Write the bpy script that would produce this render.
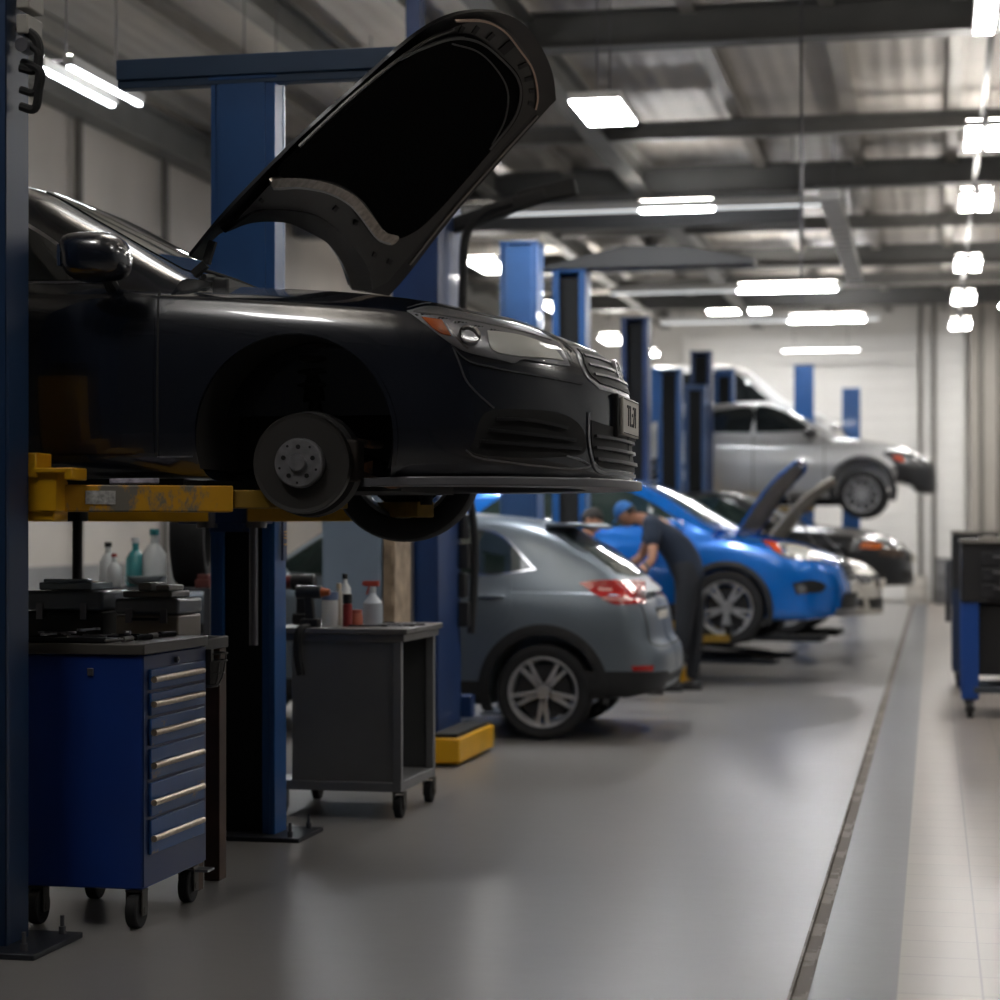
import bpy, bmesh, math, random
import numpy as np
from mathutils import Vector, Matrix, geometry, noise
from mathutils.bvhtree import BVHTree
random.seed(7)
for _o in list(bpy.data.objects): bpy.data.objects.remove(_o)
SC = bpy.context.scene
COL = SC.collection
PI = math.pi

# ---------------------------------------------------------------- camera
FPX = 2083.0                      # focal length in pixels of the 1000 px frame
CAMH = 1.5
YAW = math.atan(434/FPX)
cd = bpy.data.cameras.new('camera'); cam = bpy.data.objects.new('camera', cd); COL.objects.link(cam)
cd.sensor_width = 36; cd.lens = 36*FPX/1000; cd.shift_y = 0.032; cd.clip_end = 300
cam.location = (0, 0, CAMH); cam.rotation_euler = (PI/2, 0, YAW)
cd.dof.use_dof = True; cd.dof.focus_distance = 8.2; cd.dof.aperture_fstop = 2.0
SC.camera = cam
# ---------------------------------------------------------------- world, exposure
w = bpy.data.worlds.new('world'); SC.world = w; w.use_nodes = True
w.node_tree.nodes['Background'].inputs[0].default_value = (0.55, 0.6, 0.66, 1)
w.node_tree.nodes['Background'].inputs[1].default_value = 0.05
SC.view_settings.view_transform = 'Standard'; SC.view_settings.look = 'None'
SC.view_settings.gamma = 1; SC.view_settings.use_curve_mapping = False
SC.view_settings.exposure = 0.24
LAMP = 88.0                       # strength of the ceiling lamps
SC.cycles.use_denoising = True
SC.cycles.max_bounces = 8; SC.cycles.sample_clamp_indirect = 6

# ---------------------------------------------------------------- pixel geometry helpers (measuring the photograph)
RGT = Vector((math.cos(YAW), math.sin(YAW), 0)); FWD = Vector((-math.sin(YAW), math.cos(YAW), 0)); UP = Vector((0, 0, 1))
EYE = Vector((0, 0, CAMH))
def ray(u, v): return FWD + RGT*((u-500)/FPX) + UP*((532-v)/FPX)
def at_y(u, v, Y): d = ray(u, v); return EYE + d*(Y/d.y)
def at_x(u, v, X): d = ray(u, v); return EYE + d*(X/d.x)
def at_z(u, v, z): d = ray(u, v); return EYE + d*((z-CAMH)/d.z)

# ---------------------------------------------------------------- materials
def lin(c):
    if isinstance(c, str):
        c = [int(c[i:i+2], 16)/255 for i in (0, 2, 4)]
        c = [x/12.92 if x <= .04045 else ((x+.055)/1.055)**2.4 for x in c]
    return (*c[:3], 1)
MATS = {}
def mat(name, col, rough=.5, metal=0, coat=0, emit=0, nz=None, bump=0, spec=.5, bscale=40):
    """principled material; nz=(scale, amount) varies the colour, bump adds surface grain"""
    if name in MATS: return MATS[name]
    m = bpy.data.materials.new(name); m.use_nodes = True; nt = m.node_tree; b = nt.nodes['Principled BSDF']
    c = lin(col)
    b.inputs['Base Color'].default_value = c; b.inputs['Roughness'].default_value = rough
    b.inputs['Metallic'].default_value = metal; b.inputs['Coat Weight'].default_value = coat
    b.inputs['Coat Roughness'].default_value = .04; b.inputs['Specular IOR Level'].default_value = spec
    if emit:
        b.inputs['Emission Color'].default_value = c; b.inputs['Emission Strength'].default_value = emit
    tc = nt.nodes.new('ShaderNodeTexCoord')
    if nz:
        n = nt.nodes.new('ShaderNodeTexNoise'); n.inputs['Scale'].default_value = nz[0]; n.inputs['Detail'].default_value = 6
        nt.links.new(tc.outputs['Object'], n.inputs['Vector'])
        r = nt.nodes.new('ShaderNodeValToRGB'); a = nz[1]
        r.color_ramp.elements[0].position = .35; r.color_ramp.elements[1].position = .68
        r.color_ramp.elements[0].color = (*[max(0, x*(1-a)) for x in c[:3]], 1)
        r.color_ramp.elements[1].color = (*[min(1, x*(1+a)) for x in c[:3]], 1)
        nt.links.new(n.outputs['Fac'], r.inputs['Fac']); nt.links.new(r.outputs['Color'], b.inputs['Base Color'])
    if bump:
        n2 = nt.nodes.new('ShaderNodeTexNoise'); n2.inputs['Scale'].default_value = bscale; n2.inputs['Detail'].default_value = 4
        nt.links.new(tc.outputs['Object'], n2.inputs['Vector'])
        bp = nt.nodes.new('ShaderNodeBump'); bp.inputs['Strength'].default_value = bump; bp.inputs['Distance'].default_value = .01
        nt.links.new(n2.outputs['Fac'], bp.inputs['Height']); nt.links.new(bp.outputs['Normal'], b.inputs['Normal'])
    MATS[name] = m; return m
def worn(name, col, col2, scale=9, thr=.58, rough=.45, stretch=(1, 1, 1)):
    """paint worn through to a second colour in patches"""
    m = bpy.data.materials.new(name); m.use_nodes = True; nt = m.node_tree; b = nt.nodes['Principled BSDF']
    tc = nt.nodes.new('ShaderNodeTexCoord'); mp = nt.nodes.new('ShaderNodeMapping'); mp.inputs['Scale'].default_value = stretch
    n = nt.nodes.new('ShaderNodeTexNoise'); n.inputs['Scale'].default_value = scale; n.inputs['Detail'].default_value = 7; n.inputs['Roughness'].default_value = .65
    r = nt.nodes.new('ShaderNodeValToRGB'); r.color_ramp.elements[0].position = thr; r.color_ramp.elements[1].position = thr+.05
    r.color_ramp.elements[0].color = lin(col); r.color_ramp.elements[1].color = lin(col2)
    nt.links.new(tc.outputs['Object'], mp.inputs['Vector']); nt.links.new(mp.outputs['Vector'], n.inputs['Vector'])
    nt.links.new(n.outputs['Fac'], r.inputs['Fac']); nt.links.new(r.outputs['Color'], b.inputs['Base Color'])
    b.inputs['Roughness'].default_value = rough; MATS[name] = m; return m

# ---------------------------------------------------------------- mesh building
class MB:
    def __init__(s): s.v = []; s.f = []; s.sm = []; s.mi = []; s.cur = 0
    def add(s, vs, fs, smooth=False):
        o = len(s.v); s.v += [tuple(p) for p in vs]
        for f in fs: s.f.append(tuple(i+o for i in f)); s.sm.append(smooth); s.mi.append(s.cur)
        return s
    def box(s, x0, x1, y0, y1, z0, z1, M=None):
        vs = [Vector((x, y, z)) for x in (x0, x1) for y in (y0, y1) for z in (z0, z1)]
        if M: vs = [M @ p for p in vs]
        return s.add(vs, [(0, 1, 3, 2), (4, 6, 7, 5), (0, 4, 5, 1), (2, 3, 7, 6), (0, 2, 6, 4), (1, 5, 7, 3)])
    def bar(s, a, b, w, h, up=(0, 0, 1)):
        """box beam from a to b, w wide, h high"""
        a, b = Vector(a), Vector(b); d = (b-a).normalized(); sd = d.cross(Vector(up))
        if sd.length < 1e-4: sd = d.cross(Vector((1, 0, 0)))
        sd.normalize(); u = sd.cross(d)
        vs = [p+sd*(i*w/2)+u*(j*h/2) for p in (a, b) for i in (-1, 1) for j in (-1, 1)]
        return s.add(vs, [(0, 1, 3, 2), (4, 6, 7, 5), (0, 4, 5, 1), (2, 3, 7, 6), (0, 2, 6, 4), (1, 5, 7, 3)])
    def cyl(s, a, b, r, r2=None, n=20, caps=True):
        a, b = Vector(a), Vector(b); r2 = r if r2 is None else r2
        d = (b-a).normalized(); q = d.orthogonal().normalized(); p = d.cross(q)
        vs = [c+(q*math.cos(2*PI*i/n)+p*math.sin(2*PI*i/n))*rr for c, rr in ((a, r), (b, r2)) for i in range(n)]
        s.add(vs, [(i, (i+1) % n, n+(i+1) % n, n+i) for i in range(n)], True)
        if caps:
            s.add(vs[:n], [tuple(range(n))[::-1]]); s.add(vs[n:], [tuple(range(n))])
        return s
    def tube(s, pts, r, n=10, sub=6, caps=True):
        pts = spline3(pts, sub) if sub > 1 else [Vector(p) for p in pts]
        rings = []; q = None
        for i, p in enumerate(pts):
            d = (pts[min(i+1, len(pts)-1)]-pts[max(i-1, 0)]).normalized()
            q = d.orthogonal().normalized() if q is None else (q-d*q.dot(d)).normalized()
            b = d.cross(q); rr = r(i/(len(pts)-1)) if callable(r) else r
            rings.append([p+(q*math.cos(2*PI*k/n)+b*math.sin(2*PI*k/n))*rr for k in range(n)])
        vs = [x for R in rings for x in R]; fs = []
        for i in range(len(rings)-1):
            for k in range(n): fs.append((i*n+k, i*n+(k+1) % n, (i+1)*n+(k+1) % n, (i+1)*n+k))
        s.add(vs, fs, True)
        if caps: s.add(rings[0], [tuple(range(n))[::-1]]); s.add(rings[-1], [tuple(range(n))])
        return s
    def lathe(s, prof, axis='z', c=(0, 0, 0), n=40, M=None):
        """prof: (radius, height) pairs; closed ends when radius is 0"""
        c = Vector(c); vs = []
        for r, h in prof:
            for k in range(n):
                a, b = r*math.cos(2*PI*k/n), r*math.sin(2*PI*k/n)
                p = {'z': Vector((a, b, h)), 'y': Vector((b, h, a)), 'x': Vector((h, a, b))}[axis]
                vs.append(c+(M @ p if M else p))
        m = len(prof)
        s.add(vs, [(i*n+k, i*n+(k+1) % n, (i+1)*n+(k+1) % n, (i+1)*n+k) for i in range(m-1) for k in range(n)], True)
        return s
    def prism(s, poly, z0, z1, M=None):
        """polygon (x, y) pulled from z0 to z1, M places it"""
        n = len(poly); vs = [Vector((p[0], p[1], z)) for z in (z0, z1) for p in poly]
        if M: vs = [M @ p for p in vs]
        return s.add(vs, [tuple(range(n))[::-1], tuple(range(n, 2*n))]+[(i, (i+1) % n, n+(i+1) % n, n+i) for i in range(n)])
    def build(s, name, material, parent=None, bev=0, sub=0, auto=35, seg=2):
        me = bpy.data.meshes.new(name); me.from_pydata(s.v, [], s.f)
        me.polygons.foreach_set('material_index', s.mi)
        bm = bmesh.new(); bm.from_mesh(me); bmesh.ops.remove_doubles(bm, verts=bm.verts, dist=1e-5)
        bmesh.ops.recalc_face_normals(bm, faces=bm.faces); bm.to_mesh(me); bm.free()
        return link(name, me, material, parent, bev, sub, auto, seg)
def link(name, me, material, parent=None, bev=0, sub=0, auto=35, seg=2):
    for p in me.polygons: p.use_smooth = True
    me.set_sharp_from_angle(angle=math.radians(auto))
    for m in (material if isinstance(material, (list, tuple)) else [material]): me.materials.append(m)
    o = bpy.data.objects.new(name, me); COL.objects.link(o)
    if parent: o.parent = parent
    if bev:
        b = o.modifiers.new('bevel', 'BEVEL'); b.width = bev; b.segments = seg; b.limit_method = 'ANGLE'; b.angle_limit = math.radians(40)
    if sub:
        b = o.modifiers.new('sub', 'SUBSURF'); b.levels = b.render_levels = sub
    return o
def tag(o, label=None, cat=None, group=None, kind=None):
    if label: o['label'] = label
    if cat: o['category'] = cat
    if group: o['group'] = group
    if kind: o['kind'] = kind
    return o
def thing(name, label, cat, loc=(0, 0, 0), rz=0, group=None):
    o = bpy.data.objects.new(name, None); COL.objects.link(o); o.empty_display_size = .1
    o.location = loc; o.rotation_euler = (0, 0, rz)
    return tag(o, label, cat, group)
def kids(o): return [c for c in COL.objects if c.parent == o]
def dup(o, parent=None, loc=None, rz=None, label=None):
    c = o.copy(); COL.objects.link(c)
    if parent: c.parent = parent
    if loc is not None: c.location = loc
    if rz is not None: c.rotation_euler = (0, 0, rz)
    if label: c['label'] = label
    for k in kids(o): dup(k, c)
    return c
def baked(o):
    """mesh of an object with its modifiers applied"""
    dg = bpy.context.evaluated_depsgraph_get(); dg.update()
    return bpy.data.meshes.new_from_object(o.evaluated_get(dg))
def cat(p0, p1, p2, p3, t):
    return (p1*2+(p2-p0)*t+(p0*2-p1*5+p2*4-p3)*t*t+(p1*3-p0-p2*3+p3)*t*t*t)*.5
def spline3(pts, sub=6):
    P = [Vector(p) for p in pts]; P = [P[0]*2-P[1]]+P+[P[-1]*2-P[-2]]; out = []
    for i in range(1, len(P)-2):
        for k in range(sub): out.append(cat(P[i-1], P[i], P[i+1], P[i+2], k/sub))
    return out+[P[-2]]
def outline(pts, sub=5):
    """closed 2D outline, smoothed; a point written (x, y, 1) stays a sharp corner"""
    n = len(pts); out = []; V = [Vector(p[:2]) for p in pts]; c = [len(p) > 2 for p in pts]
    for i in range(n):
        p0, p1, p2, p3 = V[i-1], V[i], V[(i+1) % n], V[(i+2) % n]
        if c[i]: p0 = p1*2-p2
        if c[(i+1) % n]: p3 = p2*2-p1
        k = 1 if c[i] and c[(i+1) % n] else sub
        out += [cat(p0, p1, p2, p3, j/k) for j in range(k)]
    return out
def poly_in(p, poly):
    x, y = p; r = False; j = len(poly)-1
    for i in range(len(poly)):
        a, b = poly[i], poly[j]
        if (a[1] > y) != (b[1] > y) and x < (b[0]-a[0])*(y-a[1])/(b[1]-a[1])+a[0]: r = not r
        j = i
    return r
def fill2d(poly, step):
    """triangulated 2D area with inner grid points; returns verts, faces, boundary edge list"""
    B = []
    for i in range(len(poly)):
        a, b = Vector(poly[i]), Vector(poly[(i+1) % len(poly)]); k = max(1, int((b-a).length/step))
        B += [a+(b-a)*(j/k) for j in range(k)]
    xs = [p[0] for p in B]; ys = [p[1] for p in B]; G = []
    nx = int((max(xs)-min(xs))/step)+1; ny = int((max(ys)-min(ys))/step)+1
    for i in range(nx):
        for j in range(ny):
            p = Vector((min(xs)+(i+.5)*step, min(ys)+(j+.5)*step))
            if poly_in(p, B) and min((p-q).length_squared for q in B) > (step*.45)**2: G.append(p)
    n = len(B); E = [(i, (i+1) % n) for i in range(n)]
    r = geometry.delaunay_2d_cdt(B+G, E, [], 1, 1e-9)
    vs, fs = r[0], [tuple(f) for f in r[2]]
    cnt = {}
    for f in fs:
        for a, b in zip(f, f[1:]+f[:1]): cnt[(a, b)] = 1
    bd = [e for e in cnt if (e[1], e[0]) not in cnt]
    return vs, fs, bd
def panel(name, poly, proj, material, parent, off=.004, thick=.012, step=None, mirror=False, auto=60):
    """a plate lying on a surface: proj maps a 2D outline point to (point, normal) of that surface"""
    xs = [p[0] for p in poly]; ys = [p[1] for p in poly]
    step = step or max(max(xs)-min(xs), max(ys)-min(ys))/26
    vs, fs, bd = fill2d(poly, step); top = []; bot = []
    for p in vs:
        q, n = proj(p[0], p[1]); top.append(q+n*off); bot.append(q+n*(off-thick))
    f0 = max(fs, key=lambda f: ((top[f[1]]-top[f[0]]).cross(top[f[2]]-top[f[0]])).length)
    q, n = proj(*vs[f0[0]])
    flip = ((top[f0[1]]-top[f0[0]]).cross(top[f0[2]]-top[f0[0]])).dot(n) < 0
    V = top+bot; k = len(top)
    F = [f for f in fs]+[(a, a+k, b+k, b) for a, b in bd]
    if flip: F = [tuple(reversed(f)) for f in F]
    out = []
    for s in ((1, -1) if mirror else (1,)):
        me = bpy.data.meshes.new(name)
        me.from_pydata([(x, y*s, z) for x, y, z in V], [], F if s == 1 else [tuple(reversed(f)) for f in F])
        out.append(link(name, me, material, parent, auto=auto))
    return out if mirror else out[0]
def strip2d(pts, w, sub=6, closed=False):
    """outline polygon of a line of width w through 2D points"""
    P = [Vector((p[0], p[1], 0)) for p in pts]; P = spline3(P, sub) if sub > 1 else P; L = []; R = []
    for i, p in enumerate(P):
        d = (P[min(i+1, len(P)-1)]-P[max(i-1, 0)]).normalized(); nrm = Vector((-d.y, d.x, 0))
        L.append((p+nrm*w/2).to_2d()); R.append((p-nrm*w/2).to_2d())
    return L+R[::-1]
def text(name, body, size, material, M, parent=None, depth=.002, align='CENTER'):
    cu = bpy.data.curves.new(name, 'FONT'); cu.body = body; cu.size = size; cu.extrude = depth; cu.align_x = align; cu.align_y = 'CENTER'
    t = bpy.data.objects.new(name, cu); COL.objects.link(t); me = baked(t); bpy.data.objects.remove(t)
    me.materials.clear(); me.transform(M); o = link(name, me, material, parent); return o
def grow(nodes, edges, name, material, parent=None, sub=2):
    """body grown on a skeleton: nodes {key: (x, y, z, radius)}; the first is the root"""
    ks = list(nodes); me = bpy.data.meshes.new(name)
    me.from_pydata([nodes[k][:3] for k in ks], [(ks.index(a), ks.index(b)) for a, b in edges], [])
    o = bpy.data.objects.new(name, me); COL.objects.link(o); o.modifiers.new('skin', 'SKIN')
    for i, k in enumerate(ks):
        r = nodes[k][3]; d = me.skin_vertices[0].data[i]
        d.radius = (r, r) if not isinstance(r, tuple) else r; d.use_root = (i == 0)
    s = o.modifiers.new('sub', 'SUBSURF'); s.levels = s.render_levels = sub
    m2 = baked(o); bpy.data.objects.remove(o); m2.materials.clear()
    return link(name, m2, material, parent, auto=180)
# ================================================================ the hall
def floor_mat(name, tiles=False, base='7b7977'):
    m = bpy.data.materials.new(name); m.use_nodes = True; nt = m.node_tree; b = nt.nodes['Principled BSDF']; L = nt.links.new
    tc = nt.nodes.new('ShaderNodeTexCoord')
    n = nt.nodes.new('ShaderNodeTexNoise'); n.inputs['Scale'].default_value = .5; n.inputs['Detail'].default_value = 4; n.inputs['Roughness'].default_value = .5
    L(tc.outputs['Object'], n.inputs['Vector'])
    r = nt.nodes.new('ShaderNodeValToRGB'); c = lin(base)
    r.color_ramp.elements[0].position = .3; r.color_ramp.elements[1].position = .7
    r.color_ramp.elements[0].color = (*[x*.9 for x in c[:3]], 1); r.color_ramp.elements[1].color = (*[x*1.06 for x in c[:3]], 1)
    L(n.outputs['Fac'], r.inputs['Fac']); col = r.outputs['Color']
    if tiles:
        br = nt.nodes.new('ShaderNodeTexBrick'); br.offset = 0; br.inputs['Scale'].default_value = 1
        br.inputs['Brick Width'].default_value = .275; br.inputs['Row Height'].default_value = .3; br.inputs['Mortar Size'].default_value = .004
        br.inputs['Color1'].default_value = (.27, .235, .205, 1); br.inputs['Color2'].default_value = (.245, .215, .19, 1); br.inputs['Mortar'].default_value = (.12, .11, .1, 1)
        mp = nt.nodes.new('ShaderNodeMapping'); mp.inputs['Location'].default_value = (.12, 0, 0)
        L(tc.outputs['Object'], mp.inputs['Vector']); L(mp.outputs['Vector'], br.inputs['Vector'])
        col = br.outputs['Color']
    L(col, b.inputs['Base Color'])
    n2 = nt.nodes.new('ShaderNodeTexNoise'); n2.inputs['Scale'].default_value = 1.1; n2.inputs['Detail'].default_value = 3
    L(tc.outputs['Object'], n2.inputs['Vector'])
    r2 = nt.nodes.new('ShaderNodeMapRange'); r2.inputs['To Min'].default_value = .2; r2.inputs['To Max'].default_value = .36
    b.inputs['Roughness'].default_value = .29; b.inputs['Specular IOR Level'].default_value = .3 if tiles or base == '484b51' else .42
    n3 = nt.nodes.new('ShaderNodeTexNoise'); n3.inputs['Scale'].default_value = 5; n3.inputs['Detail'].default_value = 3
    L(tc.outputs['Object'], n3.inputs['Vector'])
    bp = nt.nodes.new('ShaderNodeBump'); bp.inputs['Strength'].default_value = .06; bp.inputs['Distance'].default_value = .02
    L(n3.outputs['Fac'], bp.inputs['Height']); L(bp.outputs['Normal'], b.inputs['Normal'])
    return m
def ribbed(name, col, axis=0, pitch=.25, depth=.5, rough=.45, metal=0, wave='SIN', nz=.15):
    m = bpy.data.materials.new(name); m.use_nodes = True; nt = m.node_tree; b = nt.nodes['Principled BSDF']; L = nt.links.new
    tc = nt.nodes.new('ShaderNodeTexCoord'); w_ = nt.nodes.new('ShaderNodeTexWave'); w_.bands_direction = 'XYZ'[axis]
    w_.inputs['Scale'].default_value = 1/pitch*.314; w_.wave_profile = wave
    L(tc.outputs['Object'], w_.inputs['Vector'])
    bp = nt.nodes.new('ShaderNodeBump'); bp.inputs['Strength'].default_value = depth; bp.inputs['Distance'].default_value = .03
    L(w_.outputs['Fac'], bp.inputs['Height']); L(bp.outputs['Normal'], b.inputs['Normal'])
    n = nt.nodes.new('ShaderNodeTexNoise'); n.inputs['Scale'].default_value = .8; n.inputs['Detail'].default_value = 6; L(tc.outputs['Object'], n.inputs['Vector'])
    r = nt.nodes.new('ShaderNodeValToRGB'); c = lin(col); r.color_ramp.elements[0].position = .3; r.color_ramp.elements[1].position = .7
    r.color_ramp.elements[0].color = (*[x*(1-nz) for x in c[:3]], 1); r.color_ramp.elements[1].color = (*[min(1, x*(1+nz)) for x in c[:3]], 1)
    L(n.outputs['Fac'], r.inputs['Fac']); L(r.outputs['Color'], b.inputs['Base Color'])
    b.inputs['Roughness'].default_value = rough; b.inputs['Metallic'].default_value = metal; return m
def st(o): o['kind'] = 'structure'; return o
XL, XR, YB, YF, ZC = -8.8, 6.5, -4.0, 45.6, 6.45
b = MB(); b.box(XL, -.46, YB, YF, -.2, 0); st(b.build('floor', floor_mat('epoxy_floor')))
b = MB(); b.box(-.40, -.12, YB, YF, -.2, 0); st(b.build('trim_1', floor_mat('plain_strip', base='484b51')))
b = MB(); b.box(-.12, XR, YB, YF, -.2, 0); st(b.build('trim_2', floor_mat('tile_walk', True)))
b = MB(); b.box(-.46, -.40, YB, YF, -.2, -.012); b.box(-.462, -.452, YB, YF, -.05, .002); b.box(-.408, -.398, YB, YF, -.05, .002)
st(b.build('trim_3', worn('rust_channel', '4a3c2c', '6b6256', 3, .5, .6)))
upper = ribbed('wall_cladding', 'a49c92', 1, 1.1, .15, .5, nz=.1)
b = MB(); b.box(XL-.2, XL, YB, YF, 0, ZC); st(b.build('wall_left', upper))
b = MB(); b.box(XL, XL+.03, YB, YF, 0, 1.15); st(b.build('baseboard_left', mat('grey_dado', '6b6a68', .6, nz=(2, .1))))
b = MB(); b.box(XR, XR+.2, YB, YF, 0, ZC); st(b.build('wall_right', mat('right_wall', 'a4a6a8', .6, nz=(1, .08))))
b = MB(); b.box(XL-.2, XR+.2, YF, YF+.2, 0, ZC); st(b.build('wall_far', mat('far_wall', 'cfccc6', .6, nz=(1, .04))))
b = MB(); b.box(XL-.2, XR+.2, YB-.2, YB, 0, ZC); st(b.build('wall_near', mat('near_wall', '4c5056', .7, nz=(1, .1))))
b = MB(); b.box(XL-.2, XR+.2, YB-.2, YF+.2, ZC, ZC+.15); st(b.build('ceiling', ribbed('roof_deck', 'a8a39c', 0, .22, .3, .5, .15)))
# roller doors in the far wall, pilaster, conduits
for k, (x0, x1) in enumerate(((-5.3, -2.4), (-2.2, .55))):
    b = MB()
    for i in range(19): b.box(x0, x1, YF-.06, YF-.01, .05+i*.3, .337+i*.3)
    b.box(x0-.09, x0, YF-.09, YF, 0, 5.8); b.box(x1, x1+.09, YF-.09, YF, 0, 5.8)
    st(b.build('door_%d' % (k+1), mat('roller_white', 'dcdad6', .45, nz=(.7, .04)), bev=.006))
b = MB(); b.box(.75, 1.6, YF-.35, YF, 0, ZC); st(b.build('trim_4', mat('pilaster', '9a948c', .6, nz=(1, .06))))
b = MB()
for x in (-.28, .0, .98, 1.35): b.cyl((x if x > .5 else x, YF-.4 if x > .5 else YF-.12, 0), (x, YF-.4 if x > .5 else YF-.12, ZC), .045)
st(b.build('trim_5', mat('conduit', '77736d', .5, .3)))
steel = mat('beam_steel', '6a6966', .5, .25, nz=(2, .12)); steel_d = mat('beam_steel_dark', '4c4c4b', .55, .2, nz=(2, .12))
def ibeam(b, p, q, w_, h, t=.02):
    p, q = Vector(p), Vector(q); u = Vector((0, 0, 1))
    b.bar(p+u*(h/2-t/2), q+u*(h/2-t/2), w_, t); b.bar(p-u*(h/2-t/2), q-u*(h/2-t/2), w_, t); b.bar(p, q, t, h-2*t)
b = MB()
for y in (19.0, 27.3, 35.4, 41.5): ibeam(b, (XL if y > 20 else -3.7, y, 6.12), (XR, y, 6.12), .26, .34)
st(b.build('trim_6', steel_d))
b = MB()
for y in (23.9, 31.5, 38.6): ibeam(b, (XL, y, 6.12), (XR, y, 6.12), .16, .2)
ibeam(b, (-3.75, YB, 6.1), (-3.75, YF, 6.1), .24, .32); ibeam(b, (-5.75, YB, 6.12), (-5.75, YF, 6.12), .2, .3)
st(b.build('trim_7', steel))
b = MB()
for i, x in enumerate((-8.3, -7.0, -4.75, -2.2, -.95, .22, 1.5, 2.8, 4.1)): ibeam(b, (x, YB, 6.34), (x, YF, 6.33), .14, .2)
st(b.build('trim_8', mat('purlin', '8b8781', .45, .3, nz=(2, .1))))
b = MB(); b.box(-8.75, -1.72, 27.9, 28.25, 5.62, 6.02); st(b.build('trim_9', mat('girder_grey', '5f6062', .5, .1, nz=(2, .08)), bev=.01))
# eaves beam and wall pipes on the left
b = MB(); ibeam(b, (XL+.2, YB, 6.0), (XL+.2, YF, 6.0), .3, .4); st(b.build('trim_10', steel))
b = MB()
for y in (13.2, 15.0, 17.1, 18.3, 20.3, 22.8, 25.6): b.cyl((XL+.1, y, 0), (XL+.1, y, 6.2), .045)
st(b.build('trim_11', mat('wall_pipe', '5d5954', .5, .2)))
# ---------------------------------------------------------------- lamps
white_h = mat('lamp_housing', 'b9b9b8', .4, .2); glow = mat('lamp_glow', (.98, .99, 1), .5, emit=LAMP); glow_c = mat('lamp_glow_cool', (.93, .97, 1), .5, emit=LAMP)
glow_w = mat('lamp_glow_warm', (1, .965, .92), .5, emit=LAMP)
glow_l = mat('lamp_glow_left', (.93, .97, 1), .5, emit=LAMP*3.0)
glow_d = mat('lamp_glow_deep', (1, .985, .96), .5, emit=LAMP*.24)
glow_r = mat('fill_glow_right', (1, .96, .9), .5, emit=LAMP*.5)
glow_w2 = mat('fill_glow_end', (1, .985, .96), .5, emit=LAMP*1.3)
glow_n = mat('lamp_glow_dim', (1, .985, .96), .5, emit=LAMP*.3)
glow_f = mat('lamp_glow_far', (.97, .98, 1), .5, emit=LAMP*1.5)
glow_up = mat('lamp_glow_up', (1, .96, .9), .5, emit=LAMP*.52)
blk = mat('black_plastic', '151517', .5); chain = mat('chain_steel', '57565a', .4, .8)
def lamp(name, label, x, y, z, sx, sy, n=1, gap=0, g=None, cat='lamp', group=None, hang=ZC, h=.07, along='y', up=True):
    t = thing(name, label, cat, (x, y, z), 0, group)
    for k in range(n):
        o = (k-(n-1)/2)*gap; dx, dy = (o, 0) if along == 'y' else (0, o)
        b = MB(); b.box(dx-sx/2-.02, dx+sx/2+.02, dy-sy/2-.02, dy+sy/2+.02, .006, h); b.build('housing', white_h, t, bev=.008)
        b = MB(); b.box(dx-sx/2, dx+sx/2, dy-sy/2, dy+sy/2, -.012, .006); b.build('diffuser', g or glow, t)
        if up: b = MB(); b.box(dx-sx/2, dx+sx/2, dy-sy/2, dy+sy/2, h, h+.006); b.build('added_uplight', glow_up, t)  # glowing top face added to light the roof deck
    for s in (-.35, .35):
        b = MB(); p = (0, s*sy) if along == 'y' else (s*sx, 0); b.cyl((*p, h*.5), (*p, hang-z), .006, n=6)
        if n > 1: b.bar((-gap/2, p[1], h+.01), (gap/2, p[1], h+.01), .03, .02)
        b.build('hanger', chain, t)
    return t
ords = ['overhead and nearest the camera', 'just above the top of the frame', 'nearest in view', 'second in view', 'third in view', 'fourth in view', 'fifth in view', 'farthest']
for k, y in enumerate((6.3, 10.8, 15.3, 20.1, 24.0, 29.6, 33.9, 38.2)):
    lamp('strip_lamp', 'twin white strip lamp over the right aisle, %s' % ords[k], .46, y, 5.2, .13, 1.1, 2, .2, mat('lamp_glow_strip', (1, .97, .93), .5, emit=LAMP*.55) if k > 1 else mat('lamp_glow_warm_dim', (1, .97, .93), .5, emit=LAMP*.22), group='twin strip lamps over the right aisle', hang=5.555)
b = MB(); b.bar((.46, 5, 5.58), (.46, 40, 5.58), .05, .05); tag(b.build('lamp_rail', mat('rail_dark', '3c3b3a', .6)), 'long steel rail carrying the twin strip lamps over the right aisle', 'rail')
for k, (x, y, z, s) in enumerate(((-2.56, 16.3, 4.82, 'above the opened bonnet tip'), (-3.2, 10.4, 5.6, 'out over the black sedan roof'), (-3.5, 4.4, 5.6, 'over the bay nearest the camera'), (3.6, 9, 5.4, 'out of view as added light over the right bays, nearest the camera'), (3.6, 16, 5.4, 'out of view as added light over the right bays, second from the camera'), (3.6, 23, 5.4, 'out of view as added light over the right bays, third from the camera'), (3.6, 30, 5.4, 'out of view as added light over the right bays, fourth from the camera'), (3.6, 37, 5.4, 'out of view as added light over the right bays, farthest from the camera'))):  # right-bay row is added out of view to light the sedan's nose and the aisle
    lamp('panel_lamp', 'bright rectangular panel lamp hanging '+s, x, y, z, .7 if y < 5 else 1.0 if 5.5 < z and y > 5 else .38, .9 if y < 5 else 1.7 if 5.5 < z and y > 5 else .95, g=mat('lamp_glow_near', (1, .985, .97), .5, emit=LAMP*.26) if y < 5 else glow_r if x > 0 else mat('lamp_glow_soft', (.98, .99, 1), .5, emit=LAMP*.035) if z > 5 else glow, up=x < 0 and z > 5, group='panel lamps')
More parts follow.
